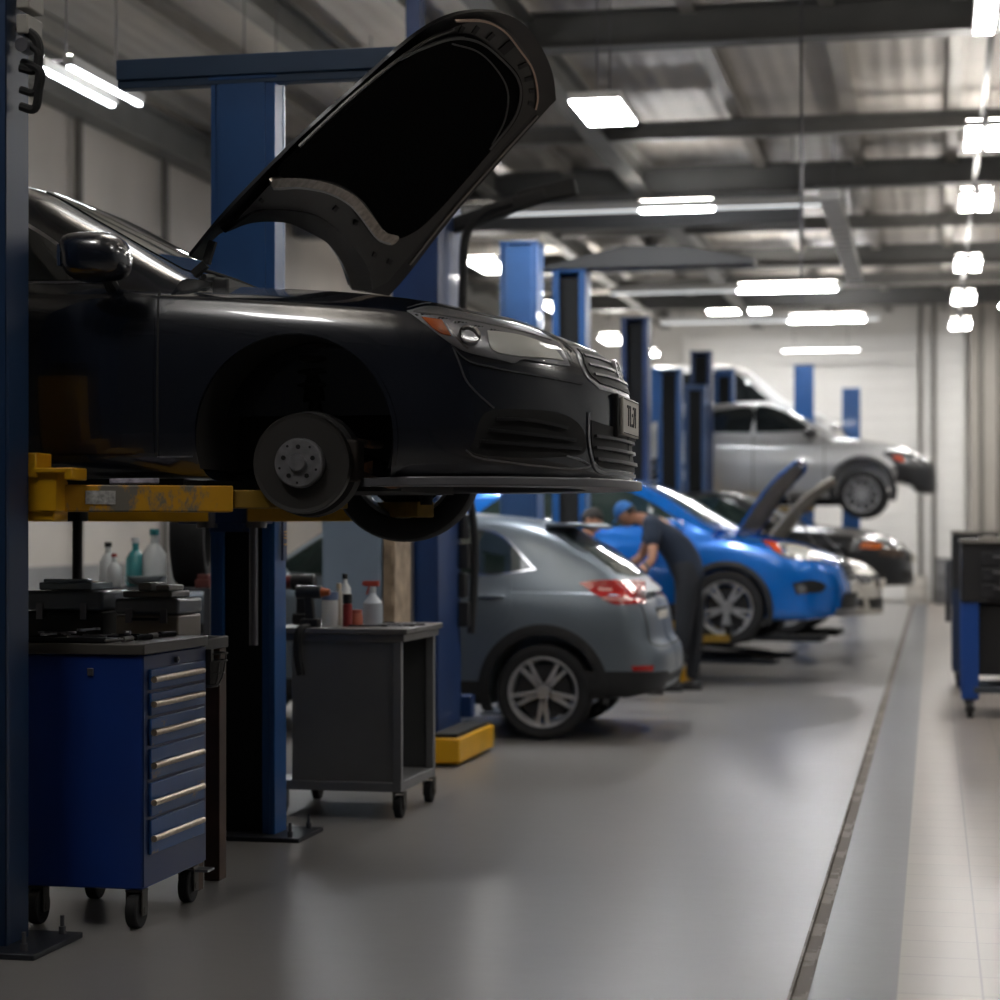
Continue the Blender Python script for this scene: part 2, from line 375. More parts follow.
for k, (y, s) in enumerate(((13.05, 'nearest, at upper left'), (16.6, 'partly behind the blue lift post'), (20.5, 'far behind the black sedan roof'))):
    lamp('tube_lamp', 'twin tube lamp hung over the left bay, '+s, -5.5, y, 4.47, .035, 1.2, 2, .2, glow_l if k else mat('lamp_glow_tube', (.93, .97, 1), .5, emit=LAMP*.16), group='tube fittings over the left bay', hang=ZC)
for k, (y, z, x0, x1, gx, s) in enumerate(((26.0, 5.55, -5.9, -1.25, (-3.6, -2.7), 'nearest, in front of the grey girder'), (35.0, 5.55, -5.4, -1.5, (-3.2, -1.6), 'middle one of three'), (40.2, 5.55, -5.2, -1.0, (-2.7, -1.3), 'farthest of three'))):
    t = thing('trough_lamp', 'long white lamp trough running across the hall, '+s, 'lamp', ((x0+x1)/2, y, z), 0, 'lamp troughs across the hall'); c = (x0+x1)/2
    b = MB(); b.box(x0-c, x1-c, -.07, .07, .0, .1); b.build('trough', mat('trough_white', 'dcdcda', .4), t, bev=.01)
    b = MB(); b.box(gx[0]-c, gx[1]-c, -.05, .05, -.03, 0.); b.build('diffuser', glow_c if k == 0 else glow_f, t)
    b = MB(); b.box(gx[0]-c, gx[1]-c, -.05, .05, .1, .106); b.build('added_uplight', glow_up, t)  # upward glow added for the ceiling
    for p_, q_ in ((x0+.03, gx[0]-.02), (gx[1]+.02, x1-.03)): b = MB(); b.box(p_-c, q_-c, -.05, .05, -.02, 0.); b.build('dim_diffuser', mat('lamp_glow_faint', (.95, .98, 1), .5, emit=LAMP*.008), t)
    for q in (-.4, .4): b = MB(); b.cyl((q*(x1-x0), 0, .09), (q*(x1-x0), 0, ZC-z), .008, n=6); b.build('hanger', chain, t)
t = thing('trough_lamp', 'pale ribbed lamp trough running along the hall toward the far wall, unlit', 'lamp', (-1.2, 28.7, 5.4))
b = MB(); b.box(-.12, .12, -4, 4, 0, .12); b.build('trough', mat('trough_white', 'dcdcda', .4), t, bev=.01)
for k in range(19): b = MB(); b.box(-.125, .125, -3.9+k*.43, -3.88+k*.43, -.01, .125); b.build('clip', chain, t)
for q in (-3, 0, 3): b = MB(); b.cyl((0, q, .1), (0, q, ZC-5.4), .008, n=6); b.build('hanger', chain, t)
for k, (y, s) in enumerate(((30, 'level with the silver car'), (36, 'near the van'), (42, 'closest to the far wall'))):
    lamp('panel_lamp', 'rectangular panel lamp hung deep over the left bays, '+s, -6.4, y, 5.4, .4, 1.2, g=glow_d, group='panel lamps over the left bays')
for k, (x, s) in enumerate(((-3.9, 'left of the far roller door'), (1.9, 'right of the far pilaster'))):  # two lamps added only to brighten the far wall
    lamp('panel_lamp', 'rectangular panel lamp added to brighten the far wall, '+s, x, 42.6, 6.0, 1.2, .4, g=glow_w2, up=False, group='added lamps brightening the far wall')
lamp('wall_lamp', 'long white strip lamp high on the far roller door', -2.35, 44.6, 5.35, 1.6, .12, g=mat('lamp_glow_wall', (1, .985, .96), .5, emit=LAMP*.12), up=False, along='x')
lamp('round_lamp', 'small round white lamp hanging far back above the silver car', -5.1, 37.8, 4.75, .3, .3, g=glow)
b = MB(); b.cyl((-1.155, 18.7, 3.55), (-1.155, 18.7, ZC), .012, n=8); tag(b.build('hanging_cable', chain), 'thin dark cable hanging straight down from the roof, right of the bonnet', 'cable')
b = MB(); b.cyl((-5.2, 13.2, 5.1), (-5.2, 13.2, ZC), .012, n=8); tag(b.build('hanging_cable', chain), 'thin dark cable hanging from the roof above the blue crossbar', 'cable')
# ---------------------------------------------------------------- car builder
def pchip(tab):
    tab = sorted(tab); X = np.array([t[0] for t in tab], float); Y = np.array([t[1] for t in tab], float)
    h = np.diff(X); d = np.diff(Y)/h; m = np.zeros(len(X))
    for i in range(1, len(X)-1):
        if d[i-1]*d[i] > 0:
            w1, w2 = 2*h[i]+h[i-1], h[i]+2*h[i-1]; m[i] = (w1+w2)/(w1/d[i-1]+w2/d[i])
    m[0], m[-1] = d[0], d[-1]
    def f(x):
        x = min(max(x, X[0]), X[-1]); i = min(int(np.searchsorted(X, x, 'right'))-1, len(h)-1); i = max(i, 0)
        t = (x-X[i])/h[i]; t2, t3 = t*t, t*t*t
        return float((2*t3-3*t2+1)*Y[i]+(t3-2*t2+t)*h[i]*m[i]+(-2*t3+3*t2)*Y[i+1]+(t3-t2)*h[i]*m[i+1])
    return f
def ss(a, b, x):
    t = min(1, max(0, (x-a)/(b-a))); return t*t*(3-2*t)
def curve2(pts, sub=5):
    P = [Vector((0, *p)) for p in pts]; return [(q.y, q.z) for q in spline3(P, sub)]
class Car:
    """x forward with 0 at the front axle, y left, z up from the ground under the tyres"""
    def __init__(s, name, label, cat, loc, rz, sp, paint):
        s.root = thing(name, label, cat, loc, rz); s.sp = sp; s.paint = paint
        s.M = Matrix.Translation(loc) @ Matrix.Rotation(rz, 4, 'Z'); s.Mi = s.M.inverted()
        g = sp.get
        s.zc, s.zs, s.wm, s.zb = pchip(sp['zc']), pchip(sp['zs']), pchip(sp['wm']), pchip(sp['zb'])
        s.zm = pchip(sp['zm']); s.nsh = pchip(sp['nsh']); s.tsh = pchip(g('tsh', [(0, 0), (1, 0)]))
        s.zr = pchip(sp['roof']); s.wr = pchip(sp['wr']); s.belt = pchip(sp['belt'])
        s.nx, s.tx = sp['nose'], sp['tail']; s.nl, s.tl = g('nl', .75), g('tl', .5); s.ne, s.te = g('ne', 2.4), g('te', 3.2)
        body, gh = s._body(), s._cabin()
        V = body[0]+gh[0]; n = len(body[0]); F = body[1]+[tuple(i+n for i in f) for f in gh[1]]
        s.bvh = BVHTree.FromPolygons(V, F); s.body_bvh = BVHTree.FromPolygons(*body)
        s._geo = (body, gh)
    def _body(s):
        xs = []
        for k in range(16): t = math.radians(89.97*k/15); xs.append((s.nx-s.nl+s.nl*math.sin(t)**(2/s.ne), math.cos(t)**(2/s.ne)))
        a, b = s.tx+s.tl, s.nx-s.nl; N = int((b-a)/.075)
        mid = [(a+(b-a)*i/N, 1) for i in range(1, N)]
        te = []
        for k in range(14): t = math.radians(89.97*k/13); te.append((s.tx+s.tl-s.tl*math.sin(t)**(2/s.te), math.cos(t)**(2/s.te)))
        st = te[::-1]+mid+xs; V = []; ring = None
        for x, P in st:
            w = s.wm(x); zb, zm, zs, zc = s.zb(x), s.zm(x), s.zs(x), s.zc(x)
            hw = s.sp.get('hoodw', .62)
            pts = [(0, zb), (.5*w, zb), (.86*w, zb), (.955*w, zb+.05), (.985*w, zb+.16), (w, zm), (.985*w, (zm+zs)/2+.02), (.955*w, zs-.045), (.9*w, zs), (hw*w, zc-.25*(zc-zs)), (.3*w, zc), (0, zc)]
            H = curve2(pts, 4); fn = max(0, (x-(s.nx-s.nl))/s.nl); ft = max(0, ((s.tx+s.tl)-x)/s.tl)
            half = []
            for y, z in H:
                dx = s.nsh(z)*fn**1.5+s.tsh(z)*ft**1.5
                half.append((x+dx, max(0, y)*P, z))
            R = half+[(p[0], -p[1], p[2]) for p in half[-2:0:-1]]
            ring = len(R); V += R
        F = [(i*ring+k, i*ring+(k+1) % ring, (i+1)*ring+(k+1) % ring, (i+1)*ring+k) for i in range(len(st)-1) for k in range(ring)]
        F += [tuple(range(ring))[::-1], tuple(range((len(st)-1)*ring, len(st)*ring))]
        return V, F
    def _cabin(s):
        r = s.sp['roof']; x0, x1 = r[0][0], r[-1][0]; N = 44; V = []
        kf, kr = s.sp.get('kf', .14), s.sp.get('kr', .1); xm = (x0+x1)/2
        for i in range(N+1):
            x = x0+(x1-x0)*i/N; zb = s.belt(x)-.02; h = max(.012, s.zr(x)-s.belt(x))+.02; wb = s.wm(x)*.93; wr = min(s.wr(x), wb)
            pts = [(wb, zb-.06), (wb, zb), (wb+(wr-wb)*.32, zb+h*.34), (wb+(wr-wb)*.78, zb+h*.76), (wr*.93, zb+h*.93), (wr*.72, zb+h*.985), (wr*.35, zb+h), (0, zb+h)]
            H = curve2(pts, 4); half = []
            for y, z in H:
                q = (y/wb)**2; sh = (-kf*ss(xm, x1, x)+kr*ss(xm, x0, x))*q
                half.append((x+sh, max(0, y), z))
            R = half+[(p[0], -p[1], p[2]) for p in half[-2::-1]]; ring = len(R); V += R
        F = [(i*ring+k, i*ring+(k+1), (i+1)*ring+(k+1), (i+1)*ring+k) for i in range(N) for k in range(ring-1)]
        F += [tuple(range(ring))[::-1], tuple(range(N*ring, (N+1)*ring))]
        return V, F
    # ---- projections on the skin
    def side(s, y=1, b=None):
        def f(x, z):
            h = (b or s.bvh).ray_cast(Vector((x, 2*y, z)), Vector((0, -y, 0)))
            if h[0] is None: h = s.bvh.find_nearest(Vector((x, .9*y, z)))
            n = h[1] if h[1].y*y > 0 else -h[1]
            return h[0], n
        return f
    def end(s, sg=1):
        def f(y, z):
            y = y if abs(y) > .012 else .012
            h = s.bvh.ray_cast(Vector((6*sg-1, y, z)), Vector((-sg, 0, 0)))
            if h[0] is None: h = s.bvh.find_nearest(Vector((s.nx if sg > 0 else s.tx, y, z)))
            return h[0], (h[1] if h[1].x*sg > 0 else -h[1])
        return f
    def top(s):
        def f(x, y):
            h = s.bvh.ray_cast(Vector((x, y, 4)), Vector((0, 0, -1)))
            if h[0] is None: h = s.bvh.find_nearest(Vector((x, y, 1)))
            return h[0], (h[1] if h[1].z > 0 else -h[1])
        return f
    def px(s, depth=None):
        o = s.Mi @ EYE
        def f(u, v):
            d = (s.Mi.to_3x3() @ ray(u, v)).normalized(); h = s.bvh.ray_cast(o, d)
            if h[0] is None:
                best = None
                for k in range(40):
                    p = o+d*(o.length-4+k*.2); q = s.bvh.find_nearest(p)
                    if best is None or q[3] < best[3]: best = q
                h = best
            n = h[1] if h[1].dot(d) < 0 else -h[1]
            return h[0], n
        return f
    # ---- parts
    def shell(s, arches=(1, 1), bay=None, dark=None):
        """painted body with wheel arches (and an engine bay) cut out; returns the body part"""
        dark = dark or mat('wheel_well', '0b0b0c', .9)
        me = bpy.data.meshes.new('body'); me.from_pydata(s._geo[0][0], [], s._geo[0][1])
        bm = bmesh.new(); bm.from_mesh(me); bmesh.ops.recalc_face_normals(bm, faces=bm.faces); bm.to_mesh(me); bm.free()
        o = bpy.data.objects.new('tmp', me); COL.objects.link(o)
        for m in (s.paint, dark): me.materials.append(m)
        c = MB(); c.cur = 1; R, z = s.sp['arch']
        for k, x in enumerate((0, -s.sp['wb'])):
            if not arches[k]: continue
            for y in (1, -1):
                c.cyl((x, y*.42, z), (x, y*1.3, z), R, n=64)
        if bay: c.box(*bay)
        cm = bpy.data.meshes.new('cut'); cm.from_pydata(c.v, [], c.f)
        for m in (s.paint, dark): cm.materials.append(m)
        cm.polygons.foreach_set('material_index', [1]*len(c.f))
        b2 = bmesh.new(); b2.from_mesh(cm); bmesh.ops.remove_doubles(b2, verts=b2.verts, dist=1e-5); bmesh.ops.recalc_face_normals(b2, faces=b2.faces); b2.to_mesh(cm); b2.free()
        co = bpy.data.objects.new('cut', cm); COL.objects.link(co)
        b = o.modifiers.new('b', 'BOOLEAN'); b.object = co; b.operation = 'DIFFERENCE'; b.solver = 'EXACT'
        m2 = baked(o); bpy.data.objects.remove(o); bpy.data.objects.remove(co); m2.materials.clear()
        s.body = link('body', m2, [s.paint, dark], s.root, auto=38)
        me = bpy.data.meshes.new('cabin'); me.from_pydata(s._geo[1][0], [], s._geo[1][1])
        bm = bmesh.new(); bm.from_mesh(me); bmesh.ops.recalc_face_normals(bm, faces=bm.faces); bm.to_mesh(me); bm.free()
        s.cabin = link('cabin', me, s.paint, s.root, auto=60)
        return s.body
    def plate(s, name, pts, proj, material, off=.004, thick=.012, mirror=False, sub=5, step=None, parent=None):
        return panel(name, outline(pts, sub), proj, material, parent or s.root, off, thick, step, mirror)
    def line(s, name, pts, proj, material, w=.006, off=.003, thick=.006, mirror=False, sub=6, parent=None, step=None):
        return panel(name, strip2d(pts, w, sub), proj, material, parent or s.root, off, thick, step or w*3, mirror)
    def wheel(s, x, y, z, spokes='double', R=.345, rim=.245, W=.225, parent=None, steer=0):
        """tyre with an alloy rim; y > 0 is the left side"""
        sg = 1 if y > 0 else -1
        T = Matrix.Translation((x, y, z)) @ Matrix.Rotation(steer, 4, 'Z')
        t = MB(); w2 = W/2
        prof = [(rim-.005, -w2*.8), (rim+.01, -w2*.92), (R*.9, -w2*1.02), (R*.97, -w2*.93), (R, -w2*.72), (R, -w2*.3), (R-.006, -w2*.26), (R-.006, -w2*.18), (R, -w2*.15), (R, w2*.15), (R-.006, w2*.18), (R-.006, w2*.26), (R, w2*.3), (R, w2*.72), (R*.97, w2*.93), (R*.9, w2*1.02), (rim+.01, w2*.92), (rim-.005, w2*.8)]
        t.lathe(prof, 'y', n=56); t.v = [tuple(T @ Vector(p)) for p in t.v]
        ty = t.build('wheel', mat('tyre', '17171a', .75, bump=.15), parent or s.root)
        r = MB()
        r.lathe([(rim+.004, -w2*.8), (rim-.02, -w2*.7), (rim-.03, 0), (rim-.018, w2*.62), (rim+.006, w2*.86), (rim+.008, w2*.93), (rim-.004, w2*.93), (rim-.022, w2*.7)] if sg > 0 else
                [(rim+.004, w2*.8), (rim-.02, w2*.7), (rim-.03, 0), (rim-.018, -w2*.62), (rim+.006, -w2*.86), (rim+.008, -w2*.93), (rim-.004, -w2*.93), (rim-.022, -w2*.7)], 'y', n=56)
        yo = sg*w2*.62
        n = {'double': 5, 'five': 5, 'ten': 10}[spokes]
        for k in range(n):
            a = 2*PI*k/n+.3
            for da in ((-.19, .19) if spokes == 'double' else (0,)):
                p = [(.03, -.022), (rim-.01, -.013), (rim-.01, .013), (.03, .022)] if spokes != 'five' else [(.03, -.05), (rim-.01, -.032), (rim-.01, .032), (.03, .05)]
                if spokes == 'ten': p = [(.03, -.018), (rim-.01, -.013), (rim-.01, .013), (.03, .018)]
                A = Matrix.Rotation(a, 4, 'Y') @ Matrix.Translation((.03*math.cos(0), 0, 0)) @ Matrix.Rotation(da*1.0, 4, 'Y') @ Matrix.Translation((-.03, yo, 0)) @ Matrix(((1, 0, 0, 0), (0, 0, 1, 0), (0, 1, 0, 0), (0, 0, 0, 1)))
                r.prism(p, -.022, .018, A)
        r.cyl((0, yo-.03*sg, 0), (0, yo+.022*sg, 0), .065, .05)
        r.v = [tuple(T @ Vector(p)) for p in r.v]
        ro = r.build('rim', mat('alloy', 'b4b6ba', .35, .7), ty, bev=.003)
        d = MB(); d.lathe([(0, 0), (rim-.05, 0), (rim-.05, .02), (0, .02)], 'y', (0, yo*.2, 0)); d.v = [tuple(T @ Vector(p)) for p in d.v]
        d.build('brake_disc', mat('dark_steel', '3a3a3c', .5, .7), ty)
        return ty
    def mirror_(s, x, y, z, m2=None, k_=1.0):
        for sg in (1, -1):
            b = MB(); sh = MB()
            pts = []
            N1, N2 = 14, 24; pw = lambda c, e: math.copysign(abs(c)**e, c); vs = []
            for i in range(N1+1):
                ph = PI*i/N1-PI/2
                for k in range(N2):
                    th = 2*PI*k/N2; X, Y, Z = pw(math.cos(ph), .6)*pw(math.cos(th), .6), pw(math.cos(ph), .6)*pw(math.sin(th), .75), pw(math.sin(ph), .6)
                    vs.append((x+(X*.085-.02*Z*(Z > 0)+(.03*X if X > 0 else 0))*k_, sg*(y+.135+Y*.115), z+.085+Z*.075*k_*(1-.18*max(0, Y))))
            sh.add(vs, [(i*N2+k, i*N2+(k+1) % N2, (i+1)*N2+(k+1) % N2, (i+1)*N2+k) for i in range(N1) for k in range(N2)], True)
            o = sh.build('door_mirror', m2 or s.paint, s.root)
            b.tube([(x+.01, sg*(y-.03), z-.01), (x+.015, sg*(y+.03), z+.015), (x, sg*(y+.08), z+.05)], lambda t: .028-.006*t, n=8)
            b.build('mirror_stalk', mat('black_plastic', '151517', .5), o)
            g = MB(); g.box(x-.088*k_, x-.078*k_, sg*(y+.06), sg*(y+.21), z+.045, z+.125); g.build('mirror_glass', mat('mirror', 'c8ccd0', .03, 1), o)
    def windows(s, wins, glass, trim=None, tw=.02):
        """side window outlines (x, z), the same on both sides"""
        for k, pts in enumerate(wins):
            if trim: s.plate('window_trim', [tuple(p) for p in grow2d(pts, tw)], s.side(1), trim, .004, .01, True, parent=s.cabin)
            s.plate('side_window', pts, s.side(1), glass, .008, .012, True, parent=s.cabin)
def grow2d(pts, w):
    cx = sum(p[0] for p in pts)/len(pts); cz = sum(p[1] for p in pts)/len(pts); out = []
    n = len(pts)
    for i, p in enumerate(pts):
        a, b, c = Vector(pts[i-1][:2]), Vector(p[:2]), Vector(pts[(i+1) % n][:2])
        e1, e2 = (b-a).normalized(), (c-b).normalized(); t = (e1+e2)
        t = t.normalized() if t.length > 1e-6 else e1
        nrm = Vector((t.y, -t.x)); k = min(2.2, 1/max(.3, math.sqrt(max(0, (1+e1.dot(e2))/2))))
        if nrm.dot(b-Vector((cx, cz))) < 0: nrm = -nrm
        q = b+nrm*w*k; out.append((q.x, q.y, *p[2:]))
    return out
# ================================================================ black sedan on the near lift
black = mat('black_paint', (.005, .007, .013), .25, 0, 1, spec=.7); black.node_tree.nodes['Principled BSDF'].inputs['Coat IOR'].default_value = 1.5
glass = mat('tinted_glass', (.012, .016, .018), .03, 0, .6, spec=.6)
chrome = mat('chrome', 'c9c9cc', .12, 1); satin = mat('satin_trim', '8d8d90', .3, .9)
plas = mat('black_plastic', '151517', .5); rub = mat('black_rubber', '0d0d0e', .8)
def clear_mat():
    m = bpy.data.materials.new('clear_lens'); m.use_nodes = True; nt = m.node_tree; nt.nodes.remove(nt.nodes['Principled BSDF'])
    t = nt.nodes.new('ShaderNodeBsdfTransparent'); g = nt.nodes.new('ShaderNodeBsdfGlossy'); g.inputs['Roughness'].default_value = .05
    mx = nt.nodes.new('ShaderNodeMixShader'); lw = nt.nodes.new('ShaderNodeFresnel'); lw.inputs['IOR'].default_value = 1.5
    nt.links.new(lw.outputs[0], mx.inputs[0]); nt.links.new(t.outputs[0], mx.inputs[1]); nt.links.new(g.outputs[0], mx.inputs[2])
    nt.links.new(mx.outputs[0], nt.nodes['Material Output'].inputs[0]); return m
clear = clear_mat()
CX, CY, CZ = -2.34, 8.35, 1.5
sedan = dict(nose=1.14, tail=-3.78, wb=2.71, nl=.78, ne=2.3, tl=.6, te=2.8, arch=(.385, .355),
    zc=[(-3.8, .98), (-3.4, 1.03), (-2.9, 1.03), (-.5, .99), (0, .965), (.5, .905), (.85, .84), (1.02, .79), (1.14, .73)],
    zs=[(-3.8, .93), (-3, .95), (-1.5, .93), (-.6, .915), (0, .875), (.42, .835), (.8, .77), (1.0, .73), (1.14, .66)],
    wm=[(-3.8, .84), (-3.2, .9), (-2.5, .915), (-1, .915), (0, .915), (.5, .9), (1.14, .86)],
    zb=[(-3.8, .32), (-3.2, .24), (-2, .2), (0, .2), (1.14, .2)],
    zm=[(-3.8, .62), (-2, .6), (0, .58), (.6, .55), (1.14, .48)],
    nsh=[(.1, 0), (.24, 0), (.35, -.015), (.5, -.015), (.58, -.03), (.66, -.07), (.74, -.15), (.85, -.3)],
    roof=[(-3.25, 1.0), (-2.9, 1.14), (-2.4, 1.33), (-1.9, 1.43), (-1.5, 1.445), (-1.25, 1.41), (-.9, 1.25), (-.6, 1.09), (-.4, .985)],
    wr=[(-3.3, .58), (-2, .62), (-1.3, .63), (-.8, .68), (-.4, .76)], belt=[(-3.3, .96), (-1.5, .94), (-.4, .92)], kf=.1)
C = Car('black_sedan', 'black sedan raised high on the nearest lift with bonnet open and front wheel off', 'car', (CX, CY, CZ), 0, sedan, black)
C.shell(bay=(-.42, .72, -.6, .6, .45, 1.3))
P = C.px(); S = C.side(-1); Fr = C.end(1); root = C.root
# glass
C.windows([[(-.80, .965, 1), (-1.1, 1.17), (-1.45, 1.335), (-1.75, 1.365), (-2.2, 1.32), (-2.75, 1.14), (-2.98, 1.0, 1)]], glass, satin, .014)
C.plate('windshield', [(-.60, 1.03, 1), (-.3, 1.0), (0, .995), (.3, 1.0), (.60, 1.03, 1), (.55, 1.2), (.47, 1.375, 1), (0, 1.41), (-.47, 1.375, 1), (-.55, 1.2)], Fr, mat('windshield_glass', (.03, .04, .042), .02, 0, 1, spec=.8), .004, .01, parent=C.cabin)
C.plate('rear_window', [(-.58, 1.06, 1), (.58, 1.06, 1), (.48, 1.36, 1), (-.48, 1.36, 1)], C.end(-1), glass, .004, .01, parent=C.cabin)
# doors
dr = C.plate('door', [(-.55, .30, 1), (-.545, .7), (-.56, .9, 1), (-1.62, .93, 1), (-1.64, .6), (-1.62, .3, 1)], C.side(-1), black, .004, .01, True)
for d, sg in zip(dr, (1, -1)):
    b = MB(); b.tube([(-1.5, sg*-.915, .78), (-1.42, sg*-.95, .785), (-1.34, sg*-.915, .785)], .014); b.build('door_handle', black, d)
C.plate('door', [(-1.65, .30, 1), (-1.65, .93, 1), (-2.7, .94, 1), (-2.62, .72), (-2.4, .55), (-2.3, .3, 1)], C.side(-1), black, .004, .01, True)
C.line('door_gap', [(-.535, .28), (-.53, .7), (-.548, .915)], C.side(-1), rub, .008, .002, .004, True)
C.line('side_crease', [(-.54, .285), (-.45, .285), (-.40, .285)], C.side(-1), satin, .004, .002, .004, True)
C.line('arch_lip', [(.392*math.cos(math.radians(a)), .355+.392*math.sin(math.radians(a))) for a in range(-16, 197, 6)], C.side(-1, C.body_bvh), black, .016, .007, .012, True, sub=2)
C.mirror_(-.74, .90, .945, None, 1.25)
# wipers and cowl
b = MB(); b.tube([(-.42, .55, 1.0), (-.5, .2, 1.025), (-.5, -.3, 1.03), (-.46, -.6, 1.0)], .012, n=6); b.tube([(-.40, .1, 1.0), (-.46, -.25, 1.03), (-.5, -.5, 1.04)], .009, n=6)
b.build('wiper', rub, C.root)
b = MB(); b.box(-.40, -.33, -.68, .68, .90, .985); b.build('cowl_panel', plas, root, bev=.01)
# engine in the bay
b = MB(); b.box(-.15, .45, -.35, .3, .5, .84); b.box(-.1, .4, -.28, .22, .84, .87)
for k in range(4): b.cyl((-.05+k*.13, .0, .85), (-.05+k*.13, .0, .9), .03)
b.box(.0, .25, .35, .55, .5, .82); b.build('engine', mat('engine_plastic', '202022', .5), root, bev=.015)
# headlights
hl = [(406.8, 311, 1), (432, 306.3), (474, 314.6), (524.4, 326), (553.8, 340), (564.3, 353.5), (570, 366, 1), (545.4, 363), (524.4, 359.4), (514, 363), (503.4, 360.8), (467.7, 352.4), (453, 345), (438.3, 334.6), (417, 318)]
def both(fn):
    """a part measured on the right side of the car and its mirror twin on the left"""
    o = fn(); me = o.data.copy(); me.transform(Matrix.Scale(-1, 4, (0, 1, 0))); me.flip_normals()
    q = bpy.data.objects.new(o.name.split('.')[0], me); COL.objects.link(q); q.parent = o.parent; return o, q
h1, h2 = both(lambda: C.plate('headlight', hl, P, mat('lamp_bowl', '9a9a9e', .3, .3), .002, .012, step=4))
def onlamp(fn):
    o, q = both(fn); o.parent = h1; q.parent = h2
onlamp(lambda: C.plate('turn_signal', [(421.5, 317.5, 1), (441.5, 320.5, 1), (451, 336.5, 1), (440, 333.5), (430, 326)], P, mat('amber', 'c05a12', .25, 0, .5), .008, .008, step=3))
onlamp(lambda: C.plate('lamp_brow', [(413, 312.5, 1), (432, 308.5), (474, 316.5), (524, 328), (551, 341, 1), (524, 333), (474, 322), (436, 315.5)], P, mat('brow_grey', '8a8a8c', .3, .4), .007, .008, step=3))
onlamp(lambda: C.plate('reflector', [(487, 331, 1), (520, 336), (550, 347), (563, 361, 1), (545, 358.5), (515, 356), (492, 350)], P, mat('lamp_silver', 'eeeee8', .35, .1), .006, .008, step=3))
onlamp(lambda: C.line('lamp_edge', [(443, 321), (452, 333), (462, 344), (468, 349)], P, chrome, 1.6, .004, .004))
q, n = P(469, 336)
onlamp(lambda: (lambda m: (m.lathe([(0, .0), (.026, .0), (.034, .012), (.042, .014), (.042, -.02)], 'z', M=n.to_track_quat('Z', 'Y').to_matrix().to_4x4(), n=28), setattr(m, 'v', [tuple(Vector(p)+q) for p in m.v]), m.build('projector', chrome, root))[2])(MB()))
onlamp(lambda: C.plate('lens', hl, P, clear, .016, .004, step=4))
# bumper lines, vents
C.line('hood_seam', [(437, 305.5), (474, 312.5), (524, 324), (556, 338), (572, 352)], P, rub, 1.5, .002, .004)
both(lambda: C.line('crease_glint', [(452, 346), (470, 362), (510, 371), (550, 378), (582, 384)], P, mat('crease_glint_grey', '55565a', .25, .6, .5), 1.6, .006, .008))  # bumper crease, its highlight put in as a grey strip
both(lambda: C.line('seam_glint', [(452, 345), (459, 362), (466, 380), (478, 394), (494, 408)], P, satin, 1.7, .003, .004))  # bumper-to-fender edge, its highlight put in as a satin strip
v1, v2 = both(lambda: C.plate('bumper_vent', [(484, 414), (510, 409), (558, 413), (581, 427), (585, 451), (564, 456.5), (510, 457.5), (472, 452), (474, 440)], P, mat('vent_black', '0c0c0d', .7), .002, .006, step=4))
def onvent(fn):
    o, q = both(fn); o.parent = v1; q.parent = v2
for k, (a, c_, d) in enumerate((((496, 419), (530, 420), (566, 428)), ((488, 430), (530, 434), (574, 440)), ((480, 441), (530, 445), (580, 449)))):
    onvent(lambda: C.line('slat', [a, c_, d], P, mat('slat_dark', '1d1d1f', .3), 3.2, .014, .014))
onvent(lambda: C.line('chrome_line', [(466, 450), (476, 457), (500, 461), (540, 466), (572, 468.5), (589, 466), (580, 460), (566, 456)], P, satin, 1.5, .006, .006))
C.line('lip_line', [(402, 483), (450, 484), (520, 482), (590, 478)], P, satin, 1.0, .003, .004)
def sym(pts):
    """outline measured on the right half of the nose, closed with its mirror: front-view (y, z) points"""
    h = []
    for p in pts:
        q, _ = P(p[0], p[1]); h.append((min(q.y, 0), q.z, *p[2:]))
    return h
def symplate(name, half, m, off=.004, th=.01, parent=None, step=None):
    L = half+[(-p[0], *p[1:]) for p in half[::-1] if abs(p[0]) > .004]
    return C.plate(name, L, Fr, m, off, th, parent=parent, step=step)
gh = [(0, .70), (-.22, .708), (-.33, .713, 1), (-.405, .65), (-.41, .605), (-.35, .575, 1), (-.15, .566), (0, .563)]
gs = symplate('grille_surround', [(0, .718), (-.23, .726), (-.35, .731, 1), (-.435, .655), (-.438, .595), (-.365, .553, 1), (-.15, .544), (0, .541)], satin, .003, .01)
gr = symplate('grille', gh, mat('grille_black', '060607', .6), .007, .01)
for z, wd in ((.678, .36), (.642, .38), (.605, .38)):
    C.line('grille_slat', [(-wd, z+.004), (-wd*.5, z), (0, z-.002), (wd*.5, z), (wd, z+.004)], Fr, mat('slat_grey', '4a4a4c', .3, .5), .009, .012, .012, parent=gr)
lg = symplate('lower_grille', [(0, .41), (-.3, .415), (-.44, .43, 1), (-.43, .33), (-.39, .255), (-.2, .245), (0, .243)], mat('grille_black', '060607', .6), .003, .008)
for z in (.37, .325, .28):
    C.line('grille_slat', [(-.42, z), (-.2, z-.006), (0, z-.008), (.2, z-.006), (.42, z)], Fr, mat('slat_grey', '4a4a4c', .3, .5), .012, .016, .016, parent=lg)
C.line('grille_surround', [(-.46, .46), (-.455, .35), (-.41, .24), (-.2, .23), (0, .228), (.2, .23), (.41, .24), (.455, .35), (.46, .46)], Fr, satin, .012, .006, .008)
# winged oval emblem on the grille
q, n = Fr(0, .635); ex = q.x+.004
b = MB(); b.lathe([(.058, -.008), (.058, .008), (.07, .008), (.07, -.008), (.058, -.008)], 'x', (0, 0, 0), 36)
for s in (1, -1):
    b.bar((0, s*.055, .03), (0, s*.01, -.05), .012, .014, (1, 0, 0)); b.bar((0, s*.01, -.05), (0, s*.028, .045), .012, .012, (1, 0, 0))
b.bar((0, -.028, .045), (0, .028, .045), .012, .01, (1, 0, 0))
b.v = [(p[0]+ex-(p[2])*.25, p[1], p[2]*.9+.635) for p in b.v]; b.build('emblem', satin, gr)
